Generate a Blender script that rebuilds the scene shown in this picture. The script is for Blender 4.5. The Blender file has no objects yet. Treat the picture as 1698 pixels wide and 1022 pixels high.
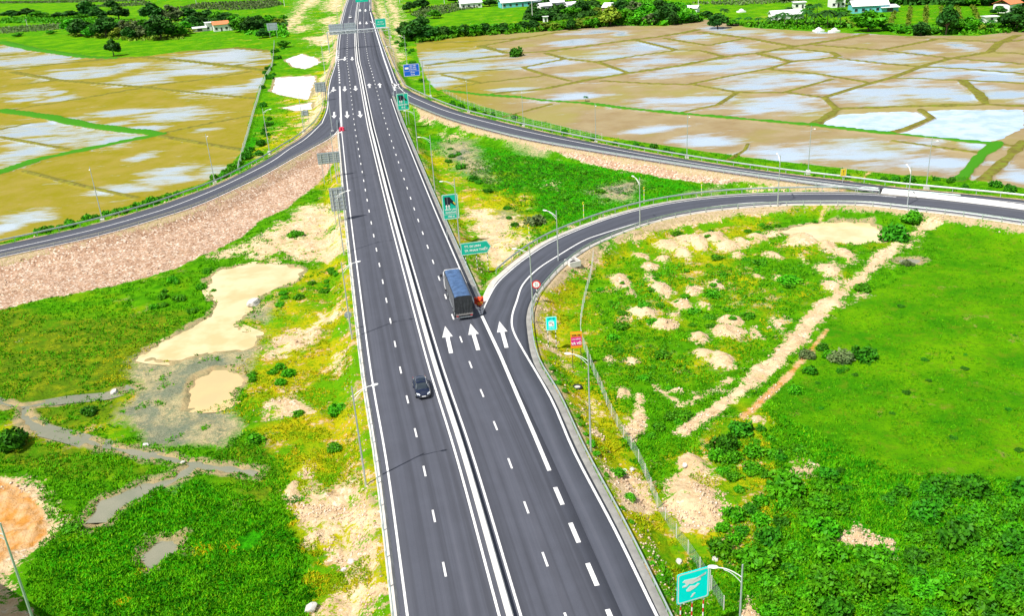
import bpy, math, random
import numpy as np
from mathutils import Vector, Matrix
R = math.radians
PI = math.pi
random.seed(7)
scene = bpy.context.scene
COL = scene.collection

# ------------------------------------------------------------ camera, sky, sun, exposure
CAM_H, PITCH, ROLL, FPX = 52.168, 0.405565, -0.064274, 1515.34
cp, sp = math.cos(PITCH), math.sin(PITCH)
cr, sr = math.cos(ROLL), math.sin(ROLL)
Fw = np.array([0, cp, -sp]); Rt0 = np.array([1., 0, 0]); Up0 = np.array([0, sp, cp])
Rt = Rt0 * cr + Up0 * sr
Up = -Rt0 * sr + Up0 * cr
cam_d = bpy.data.cameras.new('camera')
cam_d.sensor_width = 36.0
cam_d.lens = 36.0 * FPX / 1698.0
cam_d.clip_start = 0.5
cam_d.clip_end = 20000
cam = bpy.data.objects.new('camera', cam_d)
COL.objects.link(cam)
M = Matrix(((Rt[0], Up[0], -Fw[0], 0), (Rt[1], Up[1], -Fw[1], 0), (Rt[2], Up[2], -Fw[2], CAM_H), (0, 0, 0, 1)))
cam.matrix_world = M
scene.camera = cam

SUN_EL = R(56.0)
SDX, SDY = -0.75, -0.66            # horizontal direction towards the sun
world = bpy.data.worlds.new('World')
scene.world = world
world.use_nodes = True
wn = world.node_tree.nodes; wl = world.node_tree.links
wn.clear()
sky = wn.new('ShaderNodeTexSky'); sky.sky_type = 'NISHITA'; sky.sun_disc = False
sky.sun_elevation = SUN_EL
sky.sun_rotation = math.atan2(SDX, SDY)
sky.air_density = 1.0; sky.dust_density = 1.5
tc = wn.new('ShaderNodeTexCoord')
mp = wn.new('ShaderNodeMapping'); mp.inputs['Scale'].default_value = (1.0, 1.0, 3.2)
cn = wn.new('ShaderNodeTexNoise'); cn.inputs['Scale'].default_value = 2.6; cn.inputs['Detail'].default_value = 7
cr_ = wn.new('ShaderNodeMapRange'); cr_.inputs['From Min'].default_value = 0.44; cr_.inputs['From Max'].default_value = 0.58
mx = wn.new('ShaderNodeMix'); mx.data_type = 'RGBA'
mx.inputs['B'].default_value = (8.2, 8.6, 9.3, 1)
bg = wn.new('ShaderNodeBackground'); bg.inputs['Strength'].default_value = 0.066
wo = wn.new('ShaderNodeOutputWorld')
wl.new(tc.outputs['Generated'], mp.inputs['Vector']); wl.new(mp.outputs['Vector'], cn.inputs['Vector'])
wl.new(cn.outputs['Fac'], cr_.inputs['Value']); wl.new(cr_.outputs['Result'], mx.inputs['Factor'])
wl.new(sky.outputs['Color'], mx.inputs['A']); wl.new(mx.outputs['Result'], bg.inputs['Color'])
wl.new(bg.outputs['Background'], wo.inputs['Surface'])

sun_d = bpy.data.lights.new('sun', 'SUN'); sun_d.energy = 5.0; sun_d.angle = R(0.53); sun_d.color = (1.0, 0.955, 0.88)
sun = bpy.data.objects.new('sun', sun_d); COL.objects.link(sun)
hl = math.hypot(SDX, SDY)
sv = Vector((SDX / hl * math.cos(SUN_EL), SDY / hl * math.cos(SUN_EL), math.sin(SUN_EL)))
sun.rotation_euler = (-sv).to_track_quat('-Z', 'Y').to_euler()
sun.location = (0, 0, 90)
scene.view_settings.view_transform = 'Standard'
scene.view_settings.look = 'None'
scene.view_settings.gamma = 1.0
scene.view_settings.exposure = 0.34
scene.render.engine = 'CYCLES'
scene.cycles.max_bounces = 5
scene.cycles.diffuse_bounces = 3
scene.cycles.glossy_bounces = 3
scene.cycles.transparent_max_bounces = 8

# ------------------------------------------------------------ survey: place names on the picture -> metres on the ground
ZF = -2.0      # level of the fields below the carriageway


def at(x, y, z=0.0):
    d = Fw * FPX + Rt * (x - 849) + Up * (511 - y)
    t = (z - CAM_H) / d[2]
    return np.array([d[0] * t, d[1] * t])


def ats(L, z=0.0):
    return np.array([at(x, y, z) for x, y in L])


# ------------------------------------------------------------ numpy noise
def _hash(ix, iy, seed):
    h = (ix.astype(np.int64) * 374761393 + iy.astype(np.int64) * 668265263 + seed * 1442695041) & 0x7fffffff
    h = ((h ^ (h >> 13)) * 1274126177) & 0x7fffffff
    h = (h ^ (h >> 16)) & 0xffff
    return h / 65535.0


def vnoise(x, y, seed=0):
    ix = np.floor(x); iy = np.floor(y)
    fx = x - ix; fy = y - iy
    fx = fx * fx * (3 - 2 * fx); fy = fy * fy * (3 - 2 * fy)
    a = _hash(ix, iy, seed); b = _hash(ix + 1, iy, seed); c = _hash(ix, iy + 1, seed); d = _hash(ix + 1, iy + 1, seed)
    return (a * (1 - fx) + b * fx) * (1 - fy) + (c * (1 - fx) + d * fx) * fy


def fbm(x, y, sc, octv=4, seed=0):
    s = 0; a = 1; t = 0
    for k in range(octv):
        s = s + a * vnoise(x / sc + 17 * k, y / sc - 9 * k, seed + k); t += a
        a *= 0.5; sc *= 0.5
    return s / t


# ------------------------------------------------------------ signed distances
def sd_poly(X, Y, P):
    """signed distance (negative inside) to closed polygon P, brute force"""
    P = np.asarray(P); n = len(P)
    d2 = np.full(X.shape, 1e12); ins = np.zeros(X.shape, bool)
    for i in range(n):
        ax, ay = P[i]; bx, by = P[(i + 1) % n]
        ex, ey = bx - ax, by - ay
        L = ex * ex + ey * ey + 1e-9
        wx = X - ax; wy = Y - ay
        t = np.clip((wx * ex + wy * ey) / L, 0, 1)
        d2 = np.minimum(d2, (wx - ex * t) ** 2 + (wy - ey * t) ** 2)
        c = ((ay > Y) != (by > Y))
        with np.errstate(divide='ignore', invalid='ignore'):
            xc = ax + (Y - ay) * ex / (ey if abs(ey) > 1e-9 else 1e-9)
        ins ^= c & (X < xc)
    d = np.sqrt(d2)
    return np.where(ins, -d, d)


def sd_line(X, Y, P):
    P = np.asarray(P)
    d2 = np.full(X.shape, 1e12)
    for i in range(len(P) - 1):
        ax, ay = P[i]; bx, by = P[i + 1]
        ex, ey = bx - ax, by - ay
        L = ex * ex + ey * ey + 1e-9
        wx = X - ax; wy = Y - ay
        t = np.clip((wx * ex + wy * ey) / L, 0, 1)
        d2 = np.minimum(d2, (wx - ex * t) ** 2 + (wy - ey * t) ** 2)
    return np.sqrt(d2)


def near(X, Y, P, m):
    P = np.asarray(P)
    return (X > P[:, 0].min() - m) & (X < P[:, 0].max() + m) & (Y > P[:, 1].min() - m) & (Y < P[:, 1].max() + m)


def catmull(P, n=8):
    P = np.asarray(P, float)
    Q = np.vstack([2 * P[0] - P[1], P, 2 * P[-1] - P[-2]])
    out = []
    for i in range(1, len(Q) - 2):
        p0, p1, p2, p3 = Q[i - 1], Q[i], Q[i + 1], Q[i + 2]
        for k in range(n):
            t = k / n
            out.append(0.5 * ((2 * p1) + (-p0 + p2) * t + (2 * p0 - 5 * p1 + 4 * p2 - p3) * t * t + (-p0 + 3 * p1 - 3 * p2 + p3) * t ** 3))
    out.append(Q[-2])
    return np.array(out)


def resample(P, step):
    P = np.asarray(P); s = np.r_[0, np.cumsum(np.linalg.norm(np.diff(P, axis=0), axis=1))]
    n = max(2, int(s[-1] / step) + 1)
    u = np.linspace(0, s[-1], n)
    return np.c_[np.interp(u, s, P[:, 0]), np.interp(u, s, P[:, 1])]


def offset(P, d):
    """polyline shifted d metres to its right"""
    P = np.asarray(P); T = np.gradient(P, axis=0); T /= np.linalg.norm(T, axis=1)[:, None]
    return P + np.c_[T[:, 1], -T[:, 0]] * d


# ------------------------------------------------------------ objects
def tag(o, label=None, cat=None, group=None, kind=None):
    if label: o['label'] = label
    if cat: o['category'] = cat
    if group: o['group'] = group
    if kind: o['kind'] = kind
    return o


def empty(name, loc, rz=0.0, label=None, cat=None, group=None):
    o = bpy.data.objects.new(name, None); COL.objects.link(o)
    o.empty_display_size = 0.5
    o.location = loc; o.rotation_euler = (0, 0, rz)
    return tag(o, label, cat, group)


def mesh_np(name, V, F, mat, parent=None, smooth=False, uv=None):
    """V (n,3); F (m,k) array of equal-size faces"""
    me = bpy.data.meshes.new(name)
    V = np.asarray(V, np.float32); F = np.asarray(F, np.int32); k = F.shape[1]
    me.vertices.add(len(V)); me.vertices.foreach_set('co', V.ravel())
    me.loops.add(F.size); me.loops.foreach_set('vertex_index', F.ravel())
    me.polygons.add(len(F)); me.polygons.foreach_set('loop_start', np.arange(0, F.size, k, dtype=np.int32))
    me.update(calc_edges=True)
    if smooth: me.polygons.foreach_set('use_smooth', np.ones(len(F), bool))
    if uv is not None:
        l = me.uv_layers.new(name='UVMap'); l.data.foreach_set('uv', np.asarray(uv, np.float32)[F.ravel()].ravel())
    me.materials.append(mat)
    o = bpy.data.objects.new(name, me); COL.objects.link(o)
    if parent: o.parent = parent
    return o


class MB:
    def __init__(s): s.v = []; s.f = []

    def add(s, V, F):
        b = len(s.v); s.v += [tuple(p) for p in V]; s.f += [tuple(i + b for i in f) for f in F]

    def box(s, c, d, rz=0.0, rot=None):
        hx, hy, hz = d[0] / 2, d[1] / 2, d[2] / 2
        P = [Vector((x, y, z)) for x in (-hx, hx) for y in (-hy, hy) for z in (-hz, hz)]
        m = rot if rot is not None else Matrix.Rotation(rz, 3, 'Z')
        s.add([m @ p + Vector(c) for p in P], [(0, 1, 3, 2), (4, 6, 7, 5), (0, 4, 5, 1), (2, 3, 7, 6), (0, 2, 6, 4), (1, 5, 7, 3)])
        return s

    def tube(s, pts, rad, n=8, cap=True):
        pts = [Vector(p) for p in pts]
        if not hasattr(rad, '__len__'): rad = [rad] * len(pts)
        V = []; F = []
        for i, p in enumerate(pts):
            t = (pts[min(i + 1, len(pts) - 1)] - pts[max(i - 1, 0)]).normalized()
            a = t.orthogonal().normalized() if i == 0 else (a - t * a.dot(t)).normalized()
            b = t.cross(a)
            V += [p + (a * math.cos(2 * PI * k / n) + b * math.sin(2 * PI * k / n)) * rad[i] for k in range(n)]
        for i in range(len(pts) - 1):
            for k in range(n):
                F.append((i * n + k, i * n + (k + 1) % n, (i + 1) * n + (k + 1) % n, (i + 1) * n + k))
        if cap:
            F.append(tuple(range(n))[::-1]); F.append(tuple((len(pts) - 1) * n + k for k in range(n)))
        s.add(V, F); return s

    def prism(s, poly, y0, y1, M3=None, off=(0, 0, 0)):
        """polygon in xz extruded along y"""
        n = len(poly)
        V = [Vector((x, y0, z)) for x, z in poly] + [Vector((x, y1, z)) for x, z in poly]
        if M3 is not None: V = [M3 @ v for v in V]
        V = [v + Vector(off) for v in V]
        F = [tuple(range(n)), tuple(range(2 * n - 1, n - 1, -1))] + [(i, i + n, (i + 1) % n + n, (i + 1) % n) for i in range(n)]
        s.add(V, F); return s

    def build(s, name, mat, parent=None, smooth=False):
        me = bpy.data.meshes.new(name); me.from_pydata([tuple(v) for v in s.v], [], s.f); me.materials.append(mat)
        import bmesh
        bm = bmesh.new(); bm.from_mesh(me); bmesh.ops.recalc_face_normals(bm, faces=bm.faces); bm.to_mesh(me); bm.free()
        if smooth:
            for p in me.polygons: p.use_smooth = True
            me.set_sharp_from_angle(angle=R(38))
        me.update()
        o = bpy.data.objects.new(name, me); COL.objects.link(o)
        if parent: o.parent = parent
        return o


KIDS = {}


def children(o):
    return [c for c in bpy.data.objects if c.parent == o]


def tree_list(o):
    return (o, [tree_list(c) for c in children(o)])


def copy_tree(t, parent=None):
    o, ch = t
    c = o.copy(); COL.objects.link(c); c.parent = parent
    for k in ch: copy_tree(k, c)
    return c


# ------------------------------------------------------------ materials
def mat_new(name):
    m = bpy.data.materials.new(name); m.use_nodes = True
    nt = m.node_tree; b = nt.nodes['Principled BSDF']
    return m, nt, b


def N(nt, t, **kw):
    n = nt.nodes.new(t)
    for k, v in kw.items():
        if k in n.inputs: n.inputs[k].default_value = v
        else: setattr(n, k, v)
    return n


def noise(nt, vec, scale, detail=4.0, rough=0.55):
    n = N(nt, 'ShaderNodeTexNoise', Scale=scale, Detail=detail, Roughness=rough)
    nt.links.new(vec, n.inputs['Vector'])
    return n.outputs['Fac']


def mrange(nt, v, a, b, c=0.0, d=1.0):
    n = N(nt, 'ShaderNodeMapRange')
    n.inputs['From Min'].default_value = a; n.inputs['From Max'].default_value = b
    n.inputs['To Min'].default_value = c; n.inputs['To Max'].default_value = d
    nt.links.new(v, n.inputs['Value']); return n.outputs['Result']


def mixc(nt, f, a, b):
    n = N(nt, 'ShaderNodeMix', data_type='RGBA')
    for s, v in (('Factor', f), ('A', a), ('B', b)):
        if isinstance(v, (tuple, list)): n.inputs[s].default_value = (*v, 1) if len(v) == 3 else v
        elif isinstance(v, (int, float)): n.inputs[s].default_value = v
        else: nt.links.new(v, n.inputs[s])
    return n.outputs['Result']


def mth(nt, op, a, b=None, clamp=False):
    n = N(nt, 'ShaderNodeMath', operation=op, use_clamp=clamp)
    for i, v in enumerate((a, b)):
        if v is None: continue
        if isinstance(v, (int, float)): n.inputs[i].default_value = v
        else: nt.links.new(v, n.inputs[i])
    return n.outputs[0]


def simple(name, col, rough=0.6, metal=0.0, var=0.12, scale=6.0, spec=0.5, bump=0.0, col2=None):
    m, nt, b = mat_new(name)
    tcn = N(nt, 'ShaderNodeTexCoord')
    f = noise(nt, tcn.outputs['Object'], scale, 5)
    c2 = col2 if col2 else tuple(c * (1 - var) for c in col)
    c = mixc(nt, mrange(nt, f, 0.35, 0.65), col, c2)
    nt.links.new(c, b.inputs['Base Color'])
    b.inputs['Roughness'].default_value = rough; b.inputs['Metallic'].default_value = metal
    b.inputs['Specular IOR Level'].default_value = spec
    if bump:
        bn = N(nt, 'ShaderNodeBump', Strength=bump); nt.links.new(f, bn.inputs['Height']); nt.links.new(bn.outputs['Normal'], b.inputs['Normal'])
    return m


def asphalt_mat(name, base, tracks=True):
    m, nt, b = mat_new(name)
    g = N(nt, 'ShaderNodeNewGeometry').outputs['Position']
    fine = noise(nt, g, 9.0, 6, 0.7); mid = noise(nt, g, 0.35, 4)
    uvn = N(nt, 'ShaderNodeUVMap'); sx = N(nt, 'ShaderNodeSeparateXYZ'); nt.links.new(uvn.outputs['UV'], sx.inputs[0])
    c = mixc(nt, mrange(nt, fine, 0.3, 0.7), tuple(x * 0.86 for x in base), tuple(x * 1.16 for x in base))
    c = mixc(nt, mrange(nt, mid, 0.35, 0.75, 0, 0.35), c, tuple(x * 1.45 for x in base))
    # long streaks worn along the driving direction
    cmb = N(nt, 'ShaderNodeCombineXYZ'); nt.links.new(mth(nt, 'MULTIPLY', sx.outputs['X'], 1.15), cmb.inputs['X'])
    nt.links.new(mth(nt, 'MULTIPLY', sx.outputs['Y'], 0.008), cmb.inputs['Y'])
    st = noise(nt, cmb.outputs[0], 1.0, 3, 0.6)
    c = mixc(nt, mrange(nt, st, 0.49, 0.62, 0, 0.62), c, tuple(x * 0.55 for x in base))
    c = mixc(nt, mrange(nt, st, 0.45, 0.3, 0, 0.45), c, (base[0] * 1.7, base[1] * 1.62, base[2] * 1.55))
    # two worn wheel paths in every lane
    lane = mth(nt, 'FRACT', mth(nt, 'DIVIDE', mth(nt, 'ADD', sx.outputs['X'], .05), 1.80))
    wp = mth(nt, 'ABSOLUTE', mth(nt, 'SUBTRACT', lane, .5))
    wob_ = noise(nt, g, .12, 3)
    c = mixc(nt, mth(nt, 'MULTIPLY', mrange(nt, wp, .30, .05), mrange(nt, wob_, .3, .65, .10, .50)), c, tuple(x * 0.62 for x in base))
    # dark stains / patched spots
    sp_ = noise(nt, g, 0.9, 6, 0.75)
    c = mixc(nt, mrange(nt, sp_, 0.70, 0.76, 0, 0.55), c, tuple(x * 0.45 for x in base))
    nt.links.new(c, b.inputs['Base Color'])
    nt.links.new(mrange(nt, fine, 0.2, 0.8, 0.62, 0.82), b.inputs['Roughness'])
    bn = N(nt, 'ShaderNodeBump', Strength=0.25, Distance=0.02); nt.links.new(fine, bn.inputs['Height']); nt.links.new(bn.outputs['Normal'], b.inputs['Normal'])
    return m


MAT = {}
MAT['asphalt'] = asphalt_mat('asphalt_main', (0.064, 0.069, 0.090))
MAT['asphalt_ramp'] = asphalt_mat('asphalt_ramp', (0.062, 0.068, 0.089))
MAT['asphalt_old'] = asphalt_mat('asphalt_old', (0.13, 0.125, 0.115))
MAT['paint'] = simple('white_road_paint', (0.86, 0.86, 0.85), 0.55, var=0.3, scale=2.0)
_nt = MAT['paint'].node_tree; _b = _nt.nodes['Principled BSDF']; _src = _b.inputs['Base Color'].links[0].from_socket
_g = N(_nt, 'ShaderNodeNewGeometry').outputs['Position']; _w = noise(_nt, _g, 5.0, 6, .75)
_nt.links.new(mixc(_nt, mrange(_nt, _w, .58, .70, 0, .7), _src, (0.22, 0.22, 0.23)), _b.inputs['Base Color'])
MAT['concrete'] = simple('pale_concrete', (0.72, 0.70, 0.66), 0.85, var=0.2, scale=1.2, bump=0.1)
MAT['apron'] = simple('concrete_apron', (0.66, 0.63, 0.57), 0.9, var=0.28, scale=0.8, bump=0.2)
MAT['galv'] = simple('galvanised_steel', (0.62, 0.68, 0.69), 0.42, metal=0.55, var=0.15, scale=2.0)
MAT['rail'] = simple('guardrail_steel', (0.55, 0.66, 0.63), 0.4, metal=0.5, var=0.2, scale=1.5)
MAT['white'] = simple('white_paint', (0.9, 0.9, 0.9), 0.4, var=0.05)
MAT['black'] = simple('black_rubber_and_shade', (0.018, 0.018, 0.02), 0.75, var=0.3)  # rubber black, also painted shade in the culvert and the pit
MAT['dark'] = simple('dark_metal', (0.06, 0.065, 0.07), 0.5, var=0.3)
MAT['red'] = simple('red_plastic', (0.80, 0.02, 0.015), 0.4, var=0.2)
MAT['yellow'] = simple('yellow_paint', (0.85, 0.62, 0.02), 0.45, var=0.1)
MAT['orange'] = simple('orange_paint', (0.95, 0.33, 0.01), 0.5, var=0.1)
MAT['magenta'] = simple('magenta_paint', (0.75, 0.015, 0.28), 0.5, var=0.1)
MAT['teal'] = simple('teal_sign_sheet', (0.0, 0.50, 0.34), 0.35, var=0.08, scale=1.0)
MAT['cyan'] = simple('glossy_cyan_sign_sheet', (0.0, 0.98, 0.92), 0.25, var=0.05, scale=1.0)
MAT['blue'] = simple('blue_sign_sheet', (0.005, 0.13, 0.68), 0.35, var=0.08, scale=1.0)
MAT['signback'] = simple('sign_back_aluminium', (0.34, 0.40, 0.47), 0.5, metal=0.1, var=0.15)
MAT['navy'] = simple('sign_black_sheet', (0.01, 0.012, 0.03), 0.4, var=0.1)

# ------------------------------------------------------------ the roads, traced along their edges
cen_px = [(845.7, 1022), (769.5, 754), (720, 600), (679.5, 456), (649, 345), (622.3, 240), (612.0, 196), (597.6, 120), (593.2, 99), (590.6, 60), (591.2, 30), (595.5, 0), (603, -22)]
Wc = ats(cen_px)
Wc = np.vstack([Wc[0] + (Wc[0] - Wc[1]) * 1.2, Wc])
CEN = resample(catmull(Wc, 10), 2.0)           # median centre line, near -> far
CS = np.r_[0, np.cumsum(np.linalg.norm(np.diff(CEN, axis=0), axis=1))]
CT = np.gradient(CEN, axis=0); CT /= np.linalg.norm(CT, axis=1)[:, None]
for _ in range(12): CT[1:-1] = (CT[:-2] + CT[1:-1] + CT[2:]) / 3
CT /= np.linalg.norm(CT, axis=1)[:, None]
CNr = np.c_[CT[:, 1], -CT[:, 0]]


def main_at(s, off=0.0):
    x = np.interp(s, CS, CEN[:, 0]); y = np.interp(s, CS, CEN[:, 1])
    nx = np.interp(s, CS, CNr[:, 0]); ny = np.interp(s, CS, CNr[:, 1])
    return np.array([x + nx * off, y + ny * off])


def main_s(p):
    """distance along the median of the foot of point p, and its offset"""
    p = np.asarray(p); i = int(np.argmin(((CEN - p) ** 2).sum(1)))
    s = CS[i] + (p - CEN[i]) @ CT[i]
    return s, (p - CEN[i]) @ CNr[i]


def main_line(off, s0=0, s1=None, step=2.0):
    s1 = CS[-1] if s1 is None else s1
    return np.array([main_at(s, off) for s in np.arange(s0, s1 + 0.01, step)])


EX_L = [(905, 1100), (870, 1022), (835, 880), (797, 752), (775, 660), (765, 590), (790, 522), (803, 511), (820, 473), (838, 454), (872, 426), (922, 395), (1009, 361), (1088, 340), (1168, 328), (1248, 322), (1354, 319.5), (1434, 321), (1487, 325), (1590, 334), (1698, 348), (1900, 377), (2300, 440)]
EX_R = [(1135, 1110), (1094, 1022), (1026, 880), (961, 755), (919, 662), (884, 600), (873.5, 545), (873.5, 520), (881, 497), (895, 476), (928, 441), (979, 406), (1063, 372), (1142, 353), (1221, 343), (1300, 338), (1354, 337), (1434, 338), (1513, 346), (1593, 355), (1698, 370), (1900, 401), (2300, 470)]
UP_I = [(608, 5), (616, 45), (622, 85), (640, 146), (656, 160), (680, 171), (738, 195), (799, 213), (878, 232), (985, 251), (1090, 268), (1194, 284), (1300, 299), (1400, 312), (1460, 319), (1590, 333), (1698, 347), (1900, 376), (2300, 439)]
UP_O = [(611, 5), (623, 35), (631, 62), (646, 101), (660, 132), (674, 148), (748, 180), (826, 201), (906, 220), (998, 239), (1090, 256), (1194, 273), (1300, 288), (1400, 300), (1487, 311), (1590, 321), (1698, 332), (1900, 357), (2300, 410)]
LR_O = [(563, 82), (554, 110), (547, 130), (543, 152), (541, 178), (531, 201), (505, 225), (470, 247), (443, 264), (400, 287), (355, 308), (300, 328), (250, 345), (148, 374), (0, 407), (-200, 449), (-500, 510)]
LR_I = [(567, 82), (569, 115), (571, 135), (573, 155), (575, 180), (566, 207), (548, 227), (517, 245), (484, 263), (440, 288), (395, 310), (335, 337), (270, 359), (160, 391), (0, 426), (-200, 471), (-500, 535)]


def pair(Lp, Rp, n=5):
    return catmull(ats(Lp), n), catmull(ats(Rp), n)


EXL, EXR = pair(EX_L, EX_R); UPI, UPO = pair(UP_I, UP_O); LRO, LRI = pair(LR_O, LR_I)
MAIN_W = 8.75
MAINP = np.vstack([main_line(-MAIN_W, step=6), main_line(MAIN_W, step=6)[::-1]])
ROADS = [MAINP, np.vstack([EXL[::2], EXR[::2][::-1]]), np.vstack([UPI[::2], UPO[::2][::-1]]), np.vstack([LRO[::2], LRI[::2][::-1]])]


def road_strip(name, L, Rr, z, mat, parent=None, nx=6, kind='structure', thick=0.0):
    n = len(L); V = []; UV = []
    s = np.r_[0, np.cumsum(np.linalg.norm(np.diff((L + Rr) / 2, axis=0), axis=1))]
    for i in range(n):
        w = np.linalg.norm(Rr[i] - L[i])
        for k in range(nx + 1):
            t = k / nx; p = L[i] * (1 - t) + Rr[i] * t
            V.append((p[0], p[1], z)); UV.append(((w if name == 'highway_road' else 7.2) * t, s[i]))
    F = []
    for i in range(n - 1):
        for k in range(nx):
            a = i * (nx + 1) + k; F.append((a, a + 1, a + nx + 2, a + nx + 1))
    # side skirts
    b = len(V)
    for i in range(n):
        for p in (L[i], Rr[i]): V.append((p[0], p[1], z - 0.35)); UV.append((0, s[i]))
    for i in range(n - 1):
        F.append((i * (nx + 1), (i + 1) * (nx + 1), b + 2 * (i + 1), b + 2 * i))
        F.append((i * (nx + 1) + nx, b + 2 * i + 1, b + 2 * (i + 1) + 1, (i + 1) * (nx + 1) + nx))
    o = mesh_np(name, V, F, mat, parent, uv=UV)
    if kind: o['kind'] = kind
    return o


road_strip('highway_road', main_line(-MAIN_W), main_line(MAIN_W), 0.0, MAT['asphalt'], nx=10)
road_strip('exit_road', EXL, EXR, -0.004, MAT['asphalt_ramp'])
road_strip('merging_road', UPO, UPI, -0.008, MAT['asphalt_ramp'])
road_strip('left_ramp_road', LRO, LRI, -0.012, MAT['asphalt_ramp'])
# concrete shoulders a step below the asphalt
ap = [(main_line(-MAIN_W - 0.7), main_line(MAIN_W + 0.75)), (offset(EXL, -1.0), offset(EXR, 0.75)), (offset(UPO, 1.1), offset(UPI, -1.3)), (offset(LRO, -1.5), offset(LRI, 1.4))]
MAT['apron_new'] = simple('new_white_concrete_apron', (0.84, 0.83, 0.80), 0.85, var=0.22, scale=0.5)
for i, (a, b_) in enumerate(ap):
    road_strip('shoulder', a, b_, -0.05 - 0.006 * i, MAT['apron_new' if i > 1 else 'apron'], nx=2)
# ------------------------------------------------------------ painted markings: one sheet per kind of line
def ribbon(V, F, P, w, z):
    P = np.asarray(P); a = offset(P, -w / 2); b = offset(P, w / 2); k = len(V)
    for i in range(len(P)):
        V.append((*a[i], z)); V.append((*b[i], z))
    for i in range(len(P) - 1): F.append((k + 2 * i, k + 2 * i + 1, k + 2 * i + 3, k + 2 * i + 2))


def seg(V, F, s0, s1, off, w, z):
    ribbon(V, F, [main_at(s0, off), main_at((s0 + s1) / 2, off), main_at(s1, off)], w, z)


ZM = 0.004
gL = main_s(at(566, 207))[0]; gR = main_s(at(655, 158))[0]; gX = main_s(at(797, 521))[0]
LV, LF = [], []
ribbon(LV, LF, main_line(-0.85), 0.22, ZM); ribbon(LV, LF, main_line(0.85), 0.22, ZM)
ribbon(LV, LF, main_line(-8.15, 0, gL - 6), 0.22, ZM)
sTopL = main_s(at(562.3, 84))[0]
ribbon(LV, LF, main_line(-8.15, sTopL, CS[-1]), 0.24, ZM)
ribbon(LV, LF, main_line(8.15, gX + 2, gR - 5), 0.22, ZM)
ribbon(LV, LF, main_line(8.15, main_s(at(613, 18))[0], CS[-1]), 0.3, ZM)
o = mesh_np('edge_line', LV, LF, MAT['paint']); o['kind'] = 'structure'
DV, DF = [], []
s_ld = main_s(at(730, 946))[0]; s_rd = main_s(at(899, 929))[0]
k = -8
while True:
    s0 = s_ld + k * 8.0 - 1.0
    if s0 + 2.2 > CS[-1]: break
    if s0 > 0: seg(DV, DF, s0, s0 + 2.0, -4.45, 0.2 if s0 < 300 else 0.3, ZM)
    s1 = s_rd + k * 7.93 - 1.0
    if 0 < s1 < CS[-1] - 3: seg(DV, DF, s1, s1 + 2.0, 4.35, 0.2 if s1 < 300 else 0.3, ZM)
    k += 1
o = mesh_np('lane_dashes', DV, DF, MAT['paint']); o['kind'] = 'structure'
TV, TF = [], []
s_t = main_s(at(926, 823))[0]
for k in range(-6, 1):
    s0 = s_t + k * 5.95 - 1.5
    if s0 > 0: seg(TV, TF, s0, s0 + 3.0, 7.8, 0.42, ZM)
ribbon(TV, TF, ats([(911, 781), (885, 719), (860, 661), (829, 588), (799, 524)]), 0.42, ZM)
sA = main_s(at(562.5, 140))[0]
ribbon(TV, TF, main_line(-8.1, gL - 2, sA, 4.0), 0.5, ZM)
s0 = sA + 3
while s0 < sTopL - 4:
    seg(TV, TF, s0, s0 + 3.2, -8.1, 0.5, ZM); s0 += 6.4
ribbon(TV, TF, ats([(655, 150), (645, 121), (636, 95), (627, 65), (620, 42), (614, 20)]), 0.55, ZM)
o = mesh_np('lane_divider', TV, TF, MAT['paint']); o['kind'] = 'structure'
# ramp lines
RV, RF = [], []
exr_px = [(1111, 1060), (1089, 1022), (1020, 880), (953, 752), (913, 660), (867, 580), (850.5, 547), (849.3, 524), (857, 499), (867, 472), (892, 446), (927, 423), (966, 400), (998, 388), (1075, 364.6), (1141.5, 348.7), (1221, 338), (1300, 334), (1354, 333), (1433.5, 334), (1513, 342), (1593, 351), (1698, 366), (1900, 397)]
ribbon(RV, RF, catmull(ats(exr_px), 4), 0.26, ZM)
exl_px = [(799, 521), (802, 513), (807, 501), (821, 475), (839, 455.5), (874, 427), (924, 396.5), (1009, 362.5), (1088, 341.8), (1168, 329.8), (1248, 324), (1354, 321.5), (1434, 322.8), (1486, 326.5)]
ribbon(RV, RF, catmull(ats(exl_px), 4), 0.2, ZM)
ribbon(RV, RF, ats([(797, 522), (790, 508), (788, 504)]), 0.2, ZM + 0.004)
up_px = [(624, 43), (632, 68), (647, 109), (658, 138), (672, 154), (695, 166), (746, 186), (826, 207), (905, 225), (996, 243), (1090, 260.5), (1194, 277.5), (1300, 292), (1400, 304.5), (1487, 315), (1590, 326), (1698, 337)]
ribbon(RV, RF, catmull(ats(up_px), 4), 0.22, ZM)
ribbon(RV, RF, offset(catmull(ats(UP_I[4:15]), 4), -0.35), 0.2, ZM)
ribbon(RV, RF, offset(catmull(ats([(561, 92), (555, 113), (548.5, 133), (545, 153), (543.5, 180), (535, 203)]), 4), 0.1), 0.24, ZM)
lr_px = [(535, 203), (508, 229), (480, 247), (450, 268), (400, 294), (355, 315), (300, 337), (250, 354), (150, 382), (0, 416), (-200, 458)]
ribbon(RV, RF, catmull(ats(lr_px), 4), 0.24, ZM)
ribbon(RV, RF, offset(catmull(ats(LR_I[5:]), 4), -0.3), 0.22, ZM)
ribbon(RV, RF, ats([(563.6, 195), (566.2, 208), (568.5, 216)]), 0.25, ZM + 0.004)
o = mesh_np('ramp_edge_line', RV, RF, MAT['paint']); o['kind'] = 'structure'
# chevrons of the gore in front of the red attenuator
GV, GF = [], []
for a, m, b in (((792, 510), (797.5, 513.2), (801.5, 508.5)), ((794, 515.2), (797.8, 517.8), (800.3, 513.6))):
    ribbon(GV, GF, ats([a, m, b]), 0.35, ZM + 0.006)
o = mesh_np('gore_marking', GV, GF, MAT['paint']); o['kind'] = 'structure'


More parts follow.
